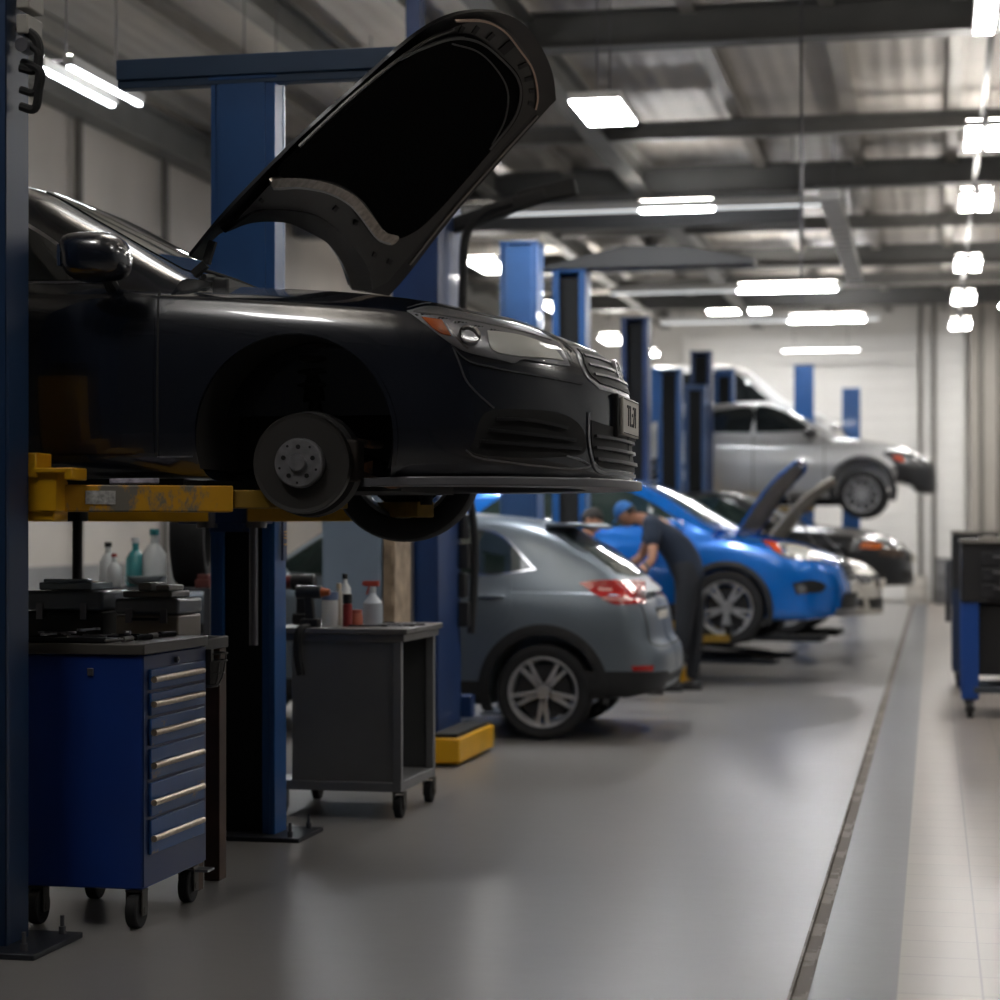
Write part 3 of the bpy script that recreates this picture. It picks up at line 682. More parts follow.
# plate on its holder
px_ = Fr(0, .47)[0].x+.006
b = MB(); b.box(px_-.04, px_-.004, -.25, .25, .375, .545); b.build('plate_holder', plas, root, bev=.006)
b = MB(); b.box(px_-.004, px_+.012, -.215, .215, .385, .535); npl = b.build('number_plate', mat('plate_white', 'b9b5ad', .4, nz=(6, .06)), root, bev=.004)
R_ = Matrix(((0, 0, 1, px_+.013), (1, 0, 0, 0), (0, 1, 0, .46), (0, 0, 0, 1)))
text('plate_characters', 'TL:7I', .12, mat('ink', '202022', .6), R_, npl)
b = MB(); b.box(px_+.012, px_+.014, -.205, .205, .526, .529); b.box(px_+.012, px_+.014, -.205, .205, .391, .394); b.build('plate_border', mat('ink', '202022', .6), npl)
# front lip: follows the nose plan
V = []; N = 41
for i in range(N):
    t = math.radians(-88+176*i/(N-1)); xx = sedan['nose']-.78+.78*abs(math.cos(t))**(2/2.3); yy = .875*math.copysign(abs(math.sin(t))**(2/2.3), t)
    V.append((xx, yy))
b = MB(); b.prism([(x+.03, y*1.02) for x, y in V]+[(x-.2, y*.8) for x, y in V[::-1]], .172, .205)
b.build('front_lip', mat('lip_satin', '6a6a6e', .35, .2), root, bev=.004)
b = MB(); b.box(-3.4, -.5, -.72, .72, .16, .23); b.box(-.5, .3, -.45, .45, .16, .21); b.tube([(-3.5, .25, .2), (-2, .1, .17), (-.6, .15, .16), (-.1, .1, .17)], .04); b.build('underbody', mat('underbody', '121212', .8), root)
# suspension, brake and far wheel (hanging low on the lift)
AZ = .26
steel_b = mat('hub_steel', '77777a', .4, .35, nz=(30, .2)); rustm = worn('rusty_iron', '51443a', '7a5638', 12, .52, .8); darkst = mat('dark_steel', '3a3a3c', .5, .7)
b = MB(); b.lathe([(.085, -.8), (.19, -.8), (.192, -.785), (.192, -.772), (.085, -.772)], 'y', (0, 0, AZ), 56); b.lathe([(.085, -.79), (.15, -.795), (.188, -.803), (.19, -.8)], 'y', (0, 0, AZ), 56)
disc = b.build('brake_disc', mat('disc_dark', '353331', .5, .2), root)
b = MB(); b.lathe([(.095, -.79), (.094, -.835), (.088, -.842), (.034, -.842), (.034, -.85), (.03, -.862), (0, -.862)], 'y', (0, 0, AZ), 40); hb = b.build('hub', steel_b, disc)
for k in range(5):
    a = 2*PI*k/5+.3; b = MB(); b.cyl((.06*math.cos(a), -.842, AZ+.06*math.sin(a)), (.06*math.cos(a), -.845, AZ+.06*math.sin(a)), .009, n=12); b.build('stud_hole', rub, disc)
    a += .6; b = MB(); b.cyl((.075*math.cos(a), -.842, AZ+.075*math.sin(a)), (.075*math.cos(a), -.844, AZ+.075*math.sin(a)), .005, n=8); b.build('stud_hole', rub, disc)
b = MB(); b.lathe([(.15, -.77), (.16, -.74), (.2, -.72), (.205, -.66), (.15, -.64)], 'y', (0, 0, AZ), 48); b.build('dust_shield', mat('shield', '1a1918', .7), disc)
b = MB(); b.box(.12, .21, -.76, -.66, AZ-.07, AZ+.09); b.build('brake_caliper', mat('caliper', '2a221c', .7), root, bev=.012)
b = MB(); b.cyl((.02, -.66, AZ+.05), (-.02, -.55, .58), .03); b.cyl((-.01, -.58, .5), (-.03, -.5, .85), .05)
for k in range(5): b.lathe([(.05, k*.05), (.085, k*.05+.015), (.085, k*.05+.025), (.05, k*.05+.04)], 'z', (-.02, -.54, .55), 20)
b.build('strut', mat('strut_black', '242426', .5, .4), root)
b = MB(); b.bar((.05, -.7, AZ-.08), (.1, -.25, AZ), .07, .05); b.bar((.2, -.3, AZ+.02), (.03, -.7, AZ-.07), .05, .05); b.tube([(.12, -.66, AZ+.1), (.2, -.5, AZ+.08), (.24, -.2, AZ+.1)], .016); b.tube([(.16, -.68, AZ-.02), (.3, -.6, AZ-.08), (.36, -.4, AZ-.04)], .014)
b.cyl((-.02, -.68, AZ), (-.02, -.2, AZ+.02), .025); b.build('control_arm', rustm, root)
b = MB(); R, z = .383, .355
prof = [(R, -.90), (R-.004, -.86), (R-.006, -.45), (.02, -.44)]
vs = []; n = 40
for k in range(n+1):
    a = PI*(1.1-1.2*k/n)
    for r_, y_ in prof: vs.append((r_*math.cos(a), y_, z+r_*math.sin(a)))
b.add(vs, [(k*4+j, k*4+j+1, k*4+5+j, k*4+4+j) for k in range(n) for j in range(3)], True)
b.build('wheel_liner', mat('liner', '100f0e', .85, nz=(8, .3)), root)
C.wheel(0, .80, AZ+.03, 'double', .335, .235, .225, steer=.12); C.wheel(-2.71, .80, AZ, 'double', .335, .235, .225); C.wheel(-2.71, -.80, AZ, 'double', .335, .235, .225)
# tail lamps
C.plate('tail_lamp', [(-.82, .72, 1), (-.45, .74, 1), (-.42, .9, 1), (-.8, .92, 1)], C.end(-1), mat('lamp_red', '7a0a08', .2, 0, .6), .003, .008, mirror=True)
# ---- opened bonnet, hinged at the windshield: a crowned sheet through its hinge and its two front corners
A_, B_, C_ = at_y(195, 253, 7.62), at_y(440, 18, 7.75), at_y(556, 100, 9.1)
HN = (B_-A_).cross(C_-A_).normalized()
if HN.dot(ray(380, 150)) > 0: HN = -HN
Hs = (B_-A_).normalized(); Ht = (Hs.cross(HN)).normalized()
if Ht.dot(C_-A_) < 0: Ht = -Ht
def hood(lift=0):
    """pixel -> point on the bonnet's underside, lift = distance toward the viewer's side of the sheet"""
    def f(u, v):
        d = ray(u, v); off = 0
        for _ in range(4):
            p = EYE+d*((A_+HN*(lift-off)-EYE).dot(HN)/d.dot(HN)); t = (p-A_).dot(Ht)/1.45; s_ = (p-A_).dot(Hs)/1.35
            off = .045*(1-min(4, (2*t-1)**2))*.9+.03*(1-(2*s_-1)**2)
        return C.Mi @ p, HN
    return f
ho = [(190, 257, 1), (230, 209), (300, 138), (360, 84), (400, 48), (430, 26), (455, 15), (480, 11.5), (505, 14), (526, 26), (543, 50), (553, 75), (556, 100, 1), (543, 114), (500, 162), (450, 220), (410, 272), (389, 296, 1), (352, 290, 1), (343.6, 265.6), (329, 244), (310, 232), (286, 222), (252.4, 222), (223.6, 232), (212, 241, 1), (204, 262, 1)]
H0 = panel('hood', outline(ho), hood(0), mat('hood_black', (.005, .005, .006), .3, 0, .08, spec=.12), root, 0, .014, 9)
fr = [(232, 226, 1), (250, 206), (300, 153), (350, 106), (395, 69), (425, 45), (455, 27), (482, 22), (507, 31), (526, 52), (537, 80), (538, 104), (528, 119), (495, 155), (447, 212), (408, 258), (388, 282, 1), (373, 290, 1), (367.6, 268), (353, 246.4), (324.4, 220), (298, 211.6), (262, 211)]
frame_m = mat('hood_frame', '141211', .33, .1, nz=(14, .3), spec=.2)
Fm = panel('hood_frame', outline(fr), hood(.02), frame_m, H0, 0, .022, 8)
lipm = mat('hood_lip', '08080a', .25, 0, .12, spec=.1)
panel('hood_flange', outline([(225, 233, 1), (243, 219.5), (262, 211), (298, 212), (324.4, 220), (353, 246.4), (367.6, 268), (373, 291, 1), (352, 289, 1), (343.6, 266), (329, 245), (310, 233), (286, 223), (252.4, 223)]), hood(.03), lipm, H0, 0, .03, 6)
pad = [(281, 177), (289.5, 162), (352.5, 104), (398, 66), (420, 50), (456, 38), (480, 41), (500, 56), (518, 74), (523, 96), (516, 120), (492, 150), (438, 211.5), (411, 234), (390, 236), (366, 204), (339, 184), (307.5, 178)]
panel('insulation_pad', outline(pad), hood(.034), mat('pad_black', '060606', 1, bump=.3, bscale=120, spec=.05), H0, 0, .02, 8)
def hline(nm, pts, wd, m, lf): return panel(nm, strip2d(pts, wd), hood(lf), m, H0, 0, .008, wd*2)
hline('pad_edge', [(400, 60), (425, 48), (455, 39), (480, 43), (500, 58), (517, 77), (521, 97), (513, 121), (490, 150)], 2.4, mat('pad_edge', '1b1b1c', .5), .037)
hline('pad_seam', [(452, 44), (478, 52), (497, 70), (508, 92), (505, 120), (492, 145)], 1.6, mat('pad_edge', '1b1b1c', .5), .036)
panel('rear_trim', outline([(273, 180), (300, 178.5), (330, 183.5), (355, 196), (372, 215), (385, 232), (399, 237), (392, 245), (378, 240), (364, 222), (350, 206), (328, 194), (300, 189), (276, 190)]), hood(.036), mat('trim_bright', '8d847c', .3, .9, nz=(30, .3)), H0, 0, .014, 5)
hline('rear_trim_edge', [(274, 189.5), (300, 188.5), (328, 193.5), (350, 205.5), (364, 221.5), (378, 239.5), (391, 244.5)], 1.6, satin, .04)
hline('frame_rib', [(456, 21.5), (485, 22), (505, 32), (520, 50), (533, 70), (538, 95), (536, 110)], 1.8, mat('rib_copper', 'a08878', .3, .9), .03)
hline('edge_rib', [(300, 147), (350, 100), (398, 61), (430, 40), (455, 30)], 1.6, mat('rib_dark', '3c3a39', .35, .8), .03)
hline('edge_rib', [(538, 116), (498, 160), (448, 217), (410, 265)], 1.8, mat('rib_grey', '6a6662', .35, .8), .028)
for u, v, a, l in ((462, 30, 60, 8), (476, 30.5, 55, 9), (491, 37, 45, 9), (507, 48, 40, 15), (523, 66, 25, 9), (529, 79, 15, 8), (533, 91, 5, 7), (532, 104, -15, 7), (336, 209, 50, 6), (356, 223, 70, 5), (375, 255, 70, 5), (262, 201, 50, 4), (390, 262, 60, 5)):
    ca, sa = math.cos(math.radians(a)), math.sin(math.radians(a)); w_ = 2 if l < 14 else 4
    panel('frame_slot', [Vector((u+ca*x-sa*y, v-sa*x-ca*y)) for x, y in ((-l/2, -w_), (l/2, -w_), (l/2, w_), (-l/2, w_))], hood(.024), rub, Fm, 0, .006, 3)
b = MB(); p = C.Mi @ at_y(213, 241, 7.66); q = C.Mi @ at_y(206, 264, 7.66); b.bar(p, q, .022, .03); b.bar(q, q+Vector((-.05, 0, -.04)), .03, .03)
b.build('hood_hinge', rub, root)
# ================================================================ two-post lifts
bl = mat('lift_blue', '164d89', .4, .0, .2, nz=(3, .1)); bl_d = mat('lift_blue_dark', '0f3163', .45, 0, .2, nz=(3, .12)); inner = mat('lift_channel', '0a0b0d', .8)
yel = mat('lift_yellow', 'c8940a', .4, nz=(5, .12)); yel_w = worn('worn_yellow', 'bd8a10', '6e6a62', 5, .50, .5, (1, 1, .5)); steelp = mat('plate_steel', '2c2f36', .45, .5)
rodm = mat('rod_grey', '6b6b70', .35, .8)
def post(t, x, y, s, wx, dy, top, cover, m, m_cover=None):
    """C-shaped column, s = side of its opening along y; cover = height above which the opening is closed"""
    x0, x1 = x-wx/2, x+wx/2; y0, y1 = y-dy/2, y+dy/2; k = .03; lip = wx*.2
    b = MB(); yo = y1 if s > 0 else y0; yw = (y0, y0+k) if s > 0 else (y1-k, y1)
    b.box(x0, x1, *yw, .02, top); b.box(x0, x0+k, y0, y1, .02, top); b.box(x1-k, x1, y0, y1, .02, top)
    ya, yb = (yo-k, yo) if s > 0 else (yo, yo+k)
    b.box(x0+k, x0+lip, ya, yb, .02, top); b.box(x1-lip, x1-k, ya, yb, .02, top); b.box(x0-.01, x1+.01, y0-.01, y1+.01, top, top+.02)
    p = b.build('post', m, t, bev=.004)
    b = MB(); b.box(x0+k, x1-k, (yo-s*.07)-.01, (yo-s*.07)+.01, .02, top-.05); b.build('guide_channel', inner, p)
    if cover < top:
        b = MB(); b.box(x0+lip*.7, x1-lip*.7, yo-.004 if s > 0 else yo-.014, yo+.014 if s > 0 else yo+.004, cover, top-.02); b.build('post_cover', m_cover or m, p, bev=.003)
    b = MB(); b.box(x0-.14, x1+.16, y0-.12, y1+.12, 0, .022); bp = b.build('base_plate', steelp, t, bev=.004)
    for dx in (x0-.09, x1+.1):
        for dyy in (y0-.07, y1+.07):
            b = MB(); b.cyl((dx, dyy, .02), (dx, dyy, .05), .014, n=8); b.cyl((dx, dyy, .02), (dx, dyy, .09), .008, n=8); b.build('anchor_bolt', rodm, bp)
    return p
def arm(t, a, b_, c, z, m=yel, h=.1):
    """telescopic arm: pivot a, end of first stage b, end of second stage c (x, y)"""
    b = MB(); b.bar((*a, z), (*b_, z), .13, h); p = b.build('lift_arm', m, t, bev=.006)
    b = MB(); b.bar((*b_, z), (*c, z), .09, h*.7); q = b.build('arm_extension', mat('yellow_shade_grime', '7d6112', .55, nz=(8, .25)), p, bev=.005)  # duller yellow: grime plus the shade under the car put into the colour
    b = MB(); b.cyl((*c, z+h*.2), (*c, z+.09), .03); b.cyl((*c, z+.09), (*c, z+.125), .06); b.build('lift_pad', rub, p)
    b = MB(); b.cyl((*a, z-h*.8), (*a, z+h*.8), .05); b.build('pivot_pin', rodm, p)
    return p
def lift(label, x, yn, yf, zc, wx=.3, dyn=.24, dyf=.26, top=3.87, cov=(2.2, 2.2), sn=1, sx=0, wxf=None, mats=(bl, bl)):
    t = thing('car_lift', label, 'car lift', (0, 0, 0), 0, None)
    post(t, x, yn, sn, wx, dyn, top, cov[0], mats[0]); post(t, x+sx, yf, -1, wxf or wx, dyf, top, cov[1], mats[1])
    for y, s, dy in ((yn, 1, dyn), (yf, -1, dyf)):
        yo = y+s*(dy/2); b = MB(); b.box(x-wx*.32, x+wx*.32, min(yo-s*.04, yo+s*.09), max(yo-s*.04, yo+s*.09), zc-.12, zc+.5)
        b.box(x-.22, x+.22, min(yo+s*.03, yo+s*.16), max(yo+s*.03, yo+s*.16), zc-.08, zc+.07); b.build('carriage', yel if s > 0 and zc > .4 else bl_d, t, bev=.006)
    return t
# lift under the black sedan
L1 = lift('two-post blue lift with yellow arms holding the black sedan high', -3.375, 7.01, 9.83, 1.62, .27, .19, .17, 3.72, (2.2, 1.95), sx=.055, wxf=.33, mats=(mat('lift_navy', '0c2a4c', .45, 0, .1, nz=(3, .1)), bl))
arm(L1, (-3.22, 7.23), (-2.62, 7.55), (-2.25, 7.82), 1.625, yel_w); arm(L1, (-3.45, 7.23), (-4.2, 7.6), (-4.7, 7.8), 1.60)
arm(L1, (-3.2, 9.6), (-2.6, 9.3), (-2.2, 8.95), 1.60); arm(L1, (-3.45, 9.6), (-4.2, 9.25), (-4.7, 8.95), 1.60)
b = MB(); M_ = Matrix.Identity(4)
b.box(-3.3, -3.14, 7.12, 7.22, 1.575, 1.72); b.box(-3.3, -3.21, 7.1, 7.24, 1.7, 1.79); b.box(-3.22, -3.08, 7.1, 7.24, 1.715, 1.735); b.box(-3.1, -3.07, 7.1, 7.24, 1.69, 1.735); b.build('arm_bracket', yel, L1, bev=.005)
D_ = Vector((.6, .32, 0)).normalized(); N_ = Vector((D_.y, -D_.x, 0)); A2 = Vector((-3.22, 7.23, 1.628)); b = MB(); b.bar(A2+D_*.13+N_*.066, A2+D_*.24+N_*.066, .006, .05); b.build('warning_sticker', mat('sticker_white', 'a9a9a6', .5, nz=(60, .35)), L1)
b = MB(); b.bar((-3.02, 7.33, 1.689), (-2.85, 7.4, 1.692), .07, .02); tag(b.build('wiping_cloth', mat('cloth_pale', '9a96a4', .8, nz=(30, .4)), bev=.004), 'pale crumpled cloth lying on the yellow lift arm', 'cloth')
b = MB(); b.cyl((-3.235, 9.66, .95), (-3.235, 9.66, 1.62), .022); b.build('piston_rod', rodm, L1)
# parts at the top of the near column: switch boxes and hoses
b = MB()
for z0, z1, d in ((3.46, 3.52, .05), (3.37, 3.44, .05), (3.28, 3.35, .045)): b.box(-3.21, -3.21+d, 6.93, 7.06, z0, z1)
b.build('switch_box', mat('switch_grey', '87847e', .5), L1, bev=.006)
for k, (z0, z1, r) in enumerate(((3.27, 3.16, .018), (3.22, 3.08, .014), (3.15, 3.02, .016))):
    b = MB(); b.tube([(-3.21, 6.95+.02*k, z0+.04), (-3.15+.01*k, 6.96, z0), (-3.14, 6.97, (z0+z1)/2), (-3.16, 6.98, z1), (-3.215, 6.98, z1+.01)], r, n=8); b.build('hose', rub, L1)
b = MB(); b.cyl((-3.19, 7.0, 3.24), (-3.19, 6.93, 3.24), .025); b.build('pulley', rodm, L1)
# blue crossbar on the far column
b = MB(); b.box(-3.97, -2.2, 9.72, 9.84, 3.74, 3.84); b.box(-3.97, -2.2, 9.74, 9.82, 3.70, 3.74); b.build('crossbar', mat('crossbar_blue', '24405f', .5, nz=(2, .1)), L1, bev=.004)
b = MB(); b.box(-3.14, -3.13, 9.8, 9.86, 1.36, 1.58); b.build('column_label', mat('label_dark', '22335a', .5), L1)
text('label_characters', 'III I', .06, mat('label_yellow', 'b48a3a', .5), Matrix(((0, 0, 1, -3.128), (0, 1, 0, 9.83), (-1, 0, 0, 1.47), (0, 0, 0, 1))), L1)
b = MB(); b.box(-3.1, -3.0, 9.8, 9.92, 2.45, 2.52); b.cyl((-3.16, 9.86, 2.36), (-3.02, 9.86, 2.36), .02); b.cyl((-3.02, 9.86, 2.3), (-3.02, 9.86, 2.5), .012); b.box(-3.165, -3.1, 9.8, 9.92, 2.2, 2.55); b.build('lock_release', mat('switch_grey', '87847e', .5), L1, bev=.005)
# lift beside the grey hatchback
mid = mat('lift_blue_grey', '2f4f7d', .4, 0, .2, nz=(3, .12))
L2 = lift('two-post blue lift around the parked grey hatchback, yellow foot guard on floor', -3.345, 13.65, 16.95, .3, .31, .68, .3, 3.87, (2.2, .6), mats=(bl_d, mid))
b = MB(); b.box(-3.17, -2.96, 12.95, 14.0, .02, .18); b.box(-3.5, -3.17, 12.95, 13.2, .02, .18); b.build('foot_guard', mat('guard_yellow', 'd9a310', .4, nz=(4, .08)), L2, bev=.012)
b = MB(); b.box(-3.15, -2.99, 13.0, 13.95, .178, .205); b.build('rubber_mat', rub, L2)
b = MB(); b.box(-3.47, -3.37, 13.55, 13.7, 3.87, 5.3); b.build('cable_mast', bl_d, L2, bev=.004)
b = MB(); b.cyl((-3.36, 13.26, .1), (-3.36, 13.26, 2.2), .022); b.build('piston_rod', rodm, L2)
b = MB(); b.bar((-3.3, 13.8, 3.55), (-2.55, 13.8, 3.78), .1, .1, (0, 1, 0)); b.bar((-2.75, 13.8, 3.74), (-2.35, 13.8, 3.82), .12, .09, (0, 1, 0)); b.build('hose_boom', rub, L2, bev=.02)
b = MB(); b.tube([(-2.78, 13.75, 3.72), (-2.98, 13.75, 3.66), (-3.1, 13.75, 3.5), (-3.12, 13.75, 3.2), (-3.12, 13.75, 2.85), (-3.06, 13.75, 2.75), (-3.1, 13.75, 2.6)], .03, n=10); b.build('air_hose', rub, L2)
b = MB()
for k in range(5): b.box(-3.19, -3.12-.02*(k % 2), 13.9, 14.02, .85+.2*k, 1.02+.2*k)
b.tube([(-3.15, 14.0, 1.9), (-3.1, 14.03, 1.4), (-3.12, 14.0, .8)], .03, n=8); b.build('control_box', mat('control_black', '1b1c1f', .5), L2, bev=.008)
# lifts further down the row
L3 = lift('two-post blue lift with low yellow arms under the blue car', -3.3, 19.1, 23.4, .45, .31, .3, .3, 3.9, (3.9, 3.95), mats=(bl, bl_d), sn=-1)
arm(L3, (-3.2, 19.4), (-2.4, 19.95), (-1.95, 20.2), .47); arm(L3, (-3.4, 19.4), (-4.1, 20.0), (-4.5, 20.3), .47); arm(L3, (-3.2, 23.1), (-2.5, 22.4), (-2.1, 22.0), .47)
b = MB(); b.box(-2.62, -2.32, 19.75, 20.1, 0, .19); b.build('foot_guard', mat('guard_yellow', 'd9a310', .4), L3, bev=.01)
b = MB(); b.prism([(-1.0, 0), (1.0, 0), (1.0, .06), (.35, .18), (-.2, .2), (-.9, .04)], -.15, .15, Matrix.Translation((-2.6, 19.1, 3.93)) @ Matrix.Rotation(PI/2, 4, 'X')); b.build('hose_boom', mat('boom_grey', '3a3b3d', .5), L3, bev=.01)
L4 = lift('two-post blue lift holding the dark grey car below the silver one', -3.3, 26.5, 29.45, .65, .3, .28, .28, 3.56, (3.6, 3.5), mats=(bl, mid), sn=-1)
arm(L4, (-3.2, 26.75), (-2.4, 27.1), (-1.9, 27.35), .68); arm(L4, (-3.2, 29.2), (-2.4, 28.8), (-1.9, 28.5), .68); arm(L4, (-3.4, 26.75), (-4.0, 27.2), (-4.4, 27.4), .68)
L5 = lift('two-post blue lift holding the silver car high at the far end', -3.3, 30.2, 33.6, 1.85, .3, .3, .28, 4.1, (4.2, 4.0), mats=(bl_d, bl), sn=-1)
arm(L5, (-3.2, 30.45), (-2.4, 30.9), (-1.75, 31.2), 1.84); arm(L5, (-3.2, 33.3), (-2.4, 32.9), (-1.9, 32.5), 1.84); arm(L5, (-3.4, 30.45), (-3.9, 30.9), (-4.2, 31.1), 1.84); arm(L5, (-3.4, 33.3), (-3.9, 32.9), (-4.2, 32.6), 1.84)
# four-post lift with the van behind
t = thing('van_lift', 'four-post blue platform lift under the white van at the far wall', 'car lift')
for x, y in ((-5.0, 37.2), (-5.0, 40.4), (-2.25, 37.2), (-1.55, 40.4)):
    b = MB(); b.box(x-.17, x+.17, y-.15, y+.15, .02, 4.45 if y < 39 else 4.25); b.build('post', bl, t, bev=.01)
    b = MB(); b.box(x-.28, x+.28, y-.25, y+.25, 0, .03); b.build('base_plate', steelp, t)
for y in (38.0, 39.4): b = MB(); b.box(-5.9, -1.3, y-.25, y+.25, 2.5, 2.65); b.build('runway', mat('runway_steel', '4a4d52', .5, .4), t)
for x in (-4.9, -2.2): b = MB(); b.box(x-.1, x+.1, 37.2, 40.4, 2.4, 2.5); b.build('cross_member', bl, t)
# ================================================================ the other cars
amber = mat('amber', 'c05a12', .25, 0, .5); red = mat('tail_red', 'a30d0c', .15, 0, .8); lampsil = mat('lamp_silver2', '9a9a9c', .2, .7); grb = mat('grille_black', '060607', .6)
clad = mat('cladding', '1d1e20', .6); seal = mat('seam_black', '0c0c0d', .7); glass_g = mat('green_glass', (.02, .035, .032), .03, 0, .8, spec=.7); plw = mat('plate_pale', 'd8d4cc', .6, spec=.05)
def flare(c, x, m, r0=None, w=.075, parent=None):
    """wheel-arch trim following the side of the body"""
    R, z = c.sp['arch']; r0 = r0 or R-.004
    for s in (1, -1):
        f = c.side(s, c.body_bvh); V = []; n = 44
        for k in range(n+1):
            a = math.radians(-28+236*k/n)
            pts = []
            for r, o in ((r0, -.03), (r0, .012), (r0+w*.5, .016), (r0+w, .008), (r0+w, -.02)):
                p, nn = f(x+r*math.cos(a), max(c.zb(x)+.03, z+r*math.sin(a))); V.append((x+r*math.cos(a), p.y+s*o, max(.2, z+r*math.sin(a))))
        F = [(k*5+j, k*5+j+1, k*5+6+j, k*5+5+j) for k in range(n) for j in range(4)]
        b = MB(); b.add(V, F, True); b.build('wheel_arch_trim', m, c.root)
def dress(c, wins, doors, g, trim=None, ws=None, bw=None, wheels='double', wz=None, R=.35, rim=.25, skip=(), lowz=None, hasrear=True):
    sp = c.sp; wz = wz if wz is not None else R
    c.windows(wins, g, trim, .016)
    c.plate('windshield', ws, c.end(1), glass_g, .004, .01, parent=c.cabin)
    if bw: c.plate('rear_window', bw, c.end(-1), g, .005, .01, parent=c.cabin)
    for d in doors:
        ds = c.plate('door', d, c.side(1), c.paint, .004, .012, True)
        xs = [p[0] for p in d]; zs = [p[1] for p in d]; hx, hz = min(xs)+.14, max(zs)-.13
        for o, s in zip(ds, (1, -1)):
            y = abs(c.side(1)(hx, hz)[0].y)
            b = MB(); b.tube([(hx-.09, s*(y-.01), hz), (hx-.06, s*(y+.028), hz+.004), (hx+.06, s*(y+.028), hz+.004), (hx+.09, s*(y-.01), hz)], .014, n=8); b.build('door_handle', c.paint, o)
        c.line('door_gap', [(max(xs)+.006, min(zs)), (max(xs)+.006, (min(zs)+max(zs))/2), (max(xs)+.006, max(zs))], c.side(1), seal, .012, .002, .004, True)
    W = .80
    for x in (0, -sp['wb']):
        for s in (1, -1):
            if (x, s) in skip: continue
            c.wheel(x, s*W, wz, wheels, R, rim, .225)
def front(c, hl, ts, gr, lg, slats=(), surround=None, fog=None, plate=True, lampmat=None):
    """front lamps (y, z) outlines for the left side, grille outlines symmetrical"""
    F = c.end(1)
    for o in c.plate('headlight', hl, F, lampmat or lampsil, .004, .01, True):
        pass
    if ts: c.plate('turn_signal', ts, c.side(1), amber, .007, .01, True)
    def S(h): return h+[(-p[0], *p[1:]) for p in h[::-1] if abs(p[0]) > .004]
    if surround: c.plate('grille_surround', S(surround), F, chrome, .004, .01)
    g = c.plate('grille', S(gr), F, grb, .008, .01)
    for z, wd in slats: c.line('grille_slat', [(-wd, z), (0, z-.005), (wd, z)], F, satin, .02, .02, .02, parent=g)
    l = c.plate('lower_grille', S(lg), F, grb, .004, .008)
    if fog:
        for s, o in zip((1, -1), c.plate('fog_lamp_bezel', fog, F, grb, .004, .008, True)):
            y = sum(p[0] for p in fog)/len(fog)*s; z = sum(p[1] for p in fog)/len(fog); q, n = F(y, z)
            b = MB(); b.lathe([(0, .0), (.04, .0), (.05, .014), (.05, -.01)], 'x', (q.x+.012, y, z), 20); b.build('fog_lamp', lampsil, o)
    if plate:
        x = F(0, sum(p[1] for p in lg)/len(lg)+.12)[0].x
        b = MB(); b.box(x+.006, x+.02, -.25, .25, .5, .61); b.build('number_plate', plw, c.root, bev=.003)
def open_hood(c, pts, ang, hx, hz, inner_m, prop=None):
    """bonnet panel cut from the body's own top outline (x, y), swung up about its rear edge"""
    o = panel('hood', outline(pts), c.top(), c.paint, c.root, .0, .018, .06)
    cx = sum(p[0] for p in pts)/len(pts)
    q = panel('hood_liner', [Vector((cx+(p.x-cx)*.86, p.y*.86)) for p in outline(pts)], c.top(), inner_m, o, -.02, .02, .07)
    T = Matrix.Translation((hx, 0, hz)) @ Matrix.Rotation(-ang, 4, 'Y') @ Matrix.Translation((-hx, 0, -hz))
    for k in (o, q): k.data.transform(T)
    if prop: b = MB(); b.cyl(prop[0], T @ Vector(prop[1]), .01, n=8); b.build('hood_prop', rodm, c.root)
    return o
suv = dict(nose=1.0, tail=-3.56, wb=2.7, nl=.58, ne=3.1, tl=.42, te=4.2, arch=(.405, .36), hoodw=.6,
    zc=[(-3.7, .98), (-3.3, 1.05), (-2.5, 1.12), (-.5, 1.13), (-.1, 1.10), (.3, 1.055), (.6, .99), (.85, .9), (1.0, .82)],
    zs=[(-3.7, .95), (-3.2, 1.06), (-2, 1.08), (-.5, 1.05), (0, 1.03), (.4, .97), (.75, .87), (1.0, .76)],
    wm=[(-3.7, .84), (-3.2, .9), (-2.4, .925), (-.5, .92), (.5, .9), (1.0, .86)],
    zb=[(-3.7, .38), (-3.2, .3), (-2.4, .25), (0, .25), (.7, .24), (1.0, .28)],
    zm=[(-3.7, .7), (-2, .72), (0, .7), (1.0, .6)],
    nsh=[(.2, -.04), (.35, 0), (.55, 0), (.68, -.03), (.8, -.08), (.95, -.22)], tsh=[(.3, .05), (.5, 0), (.62, 0.01), (.72, .08), (.9, .11), (1.05, .18), (1.1, .22)],
    roof=[(-3.42, 1.06), (-3.2, 1.26), (-2.95, 1.42), (-2.7, 1.545), (-2.3, 1.62), (-1.8, 1.655), (-1.4, 1.65), (-1.1, 1.6), (-.8, 1.44), (-.45, 1.22), (-.25, 1.12)],
    wr=[(-3.4, .74), (-2.7, .64), (-1.2, .66), (-.6, .72), (-.2, .78)], belt=[(-3.4, 1.03), (-2.5, 1.08), (-.25, 1.05)])
WS = lambda z0, z1: [(-.64, z0+.03, 1), (0, z0), (.64, z0+.03, 1), (.57, (z0+z1)/2+.02), (.5, z1-.03, 1), (0, z1), (-.5, z1-.03, 1), (-.57, (z0+z1)/2+.02)]
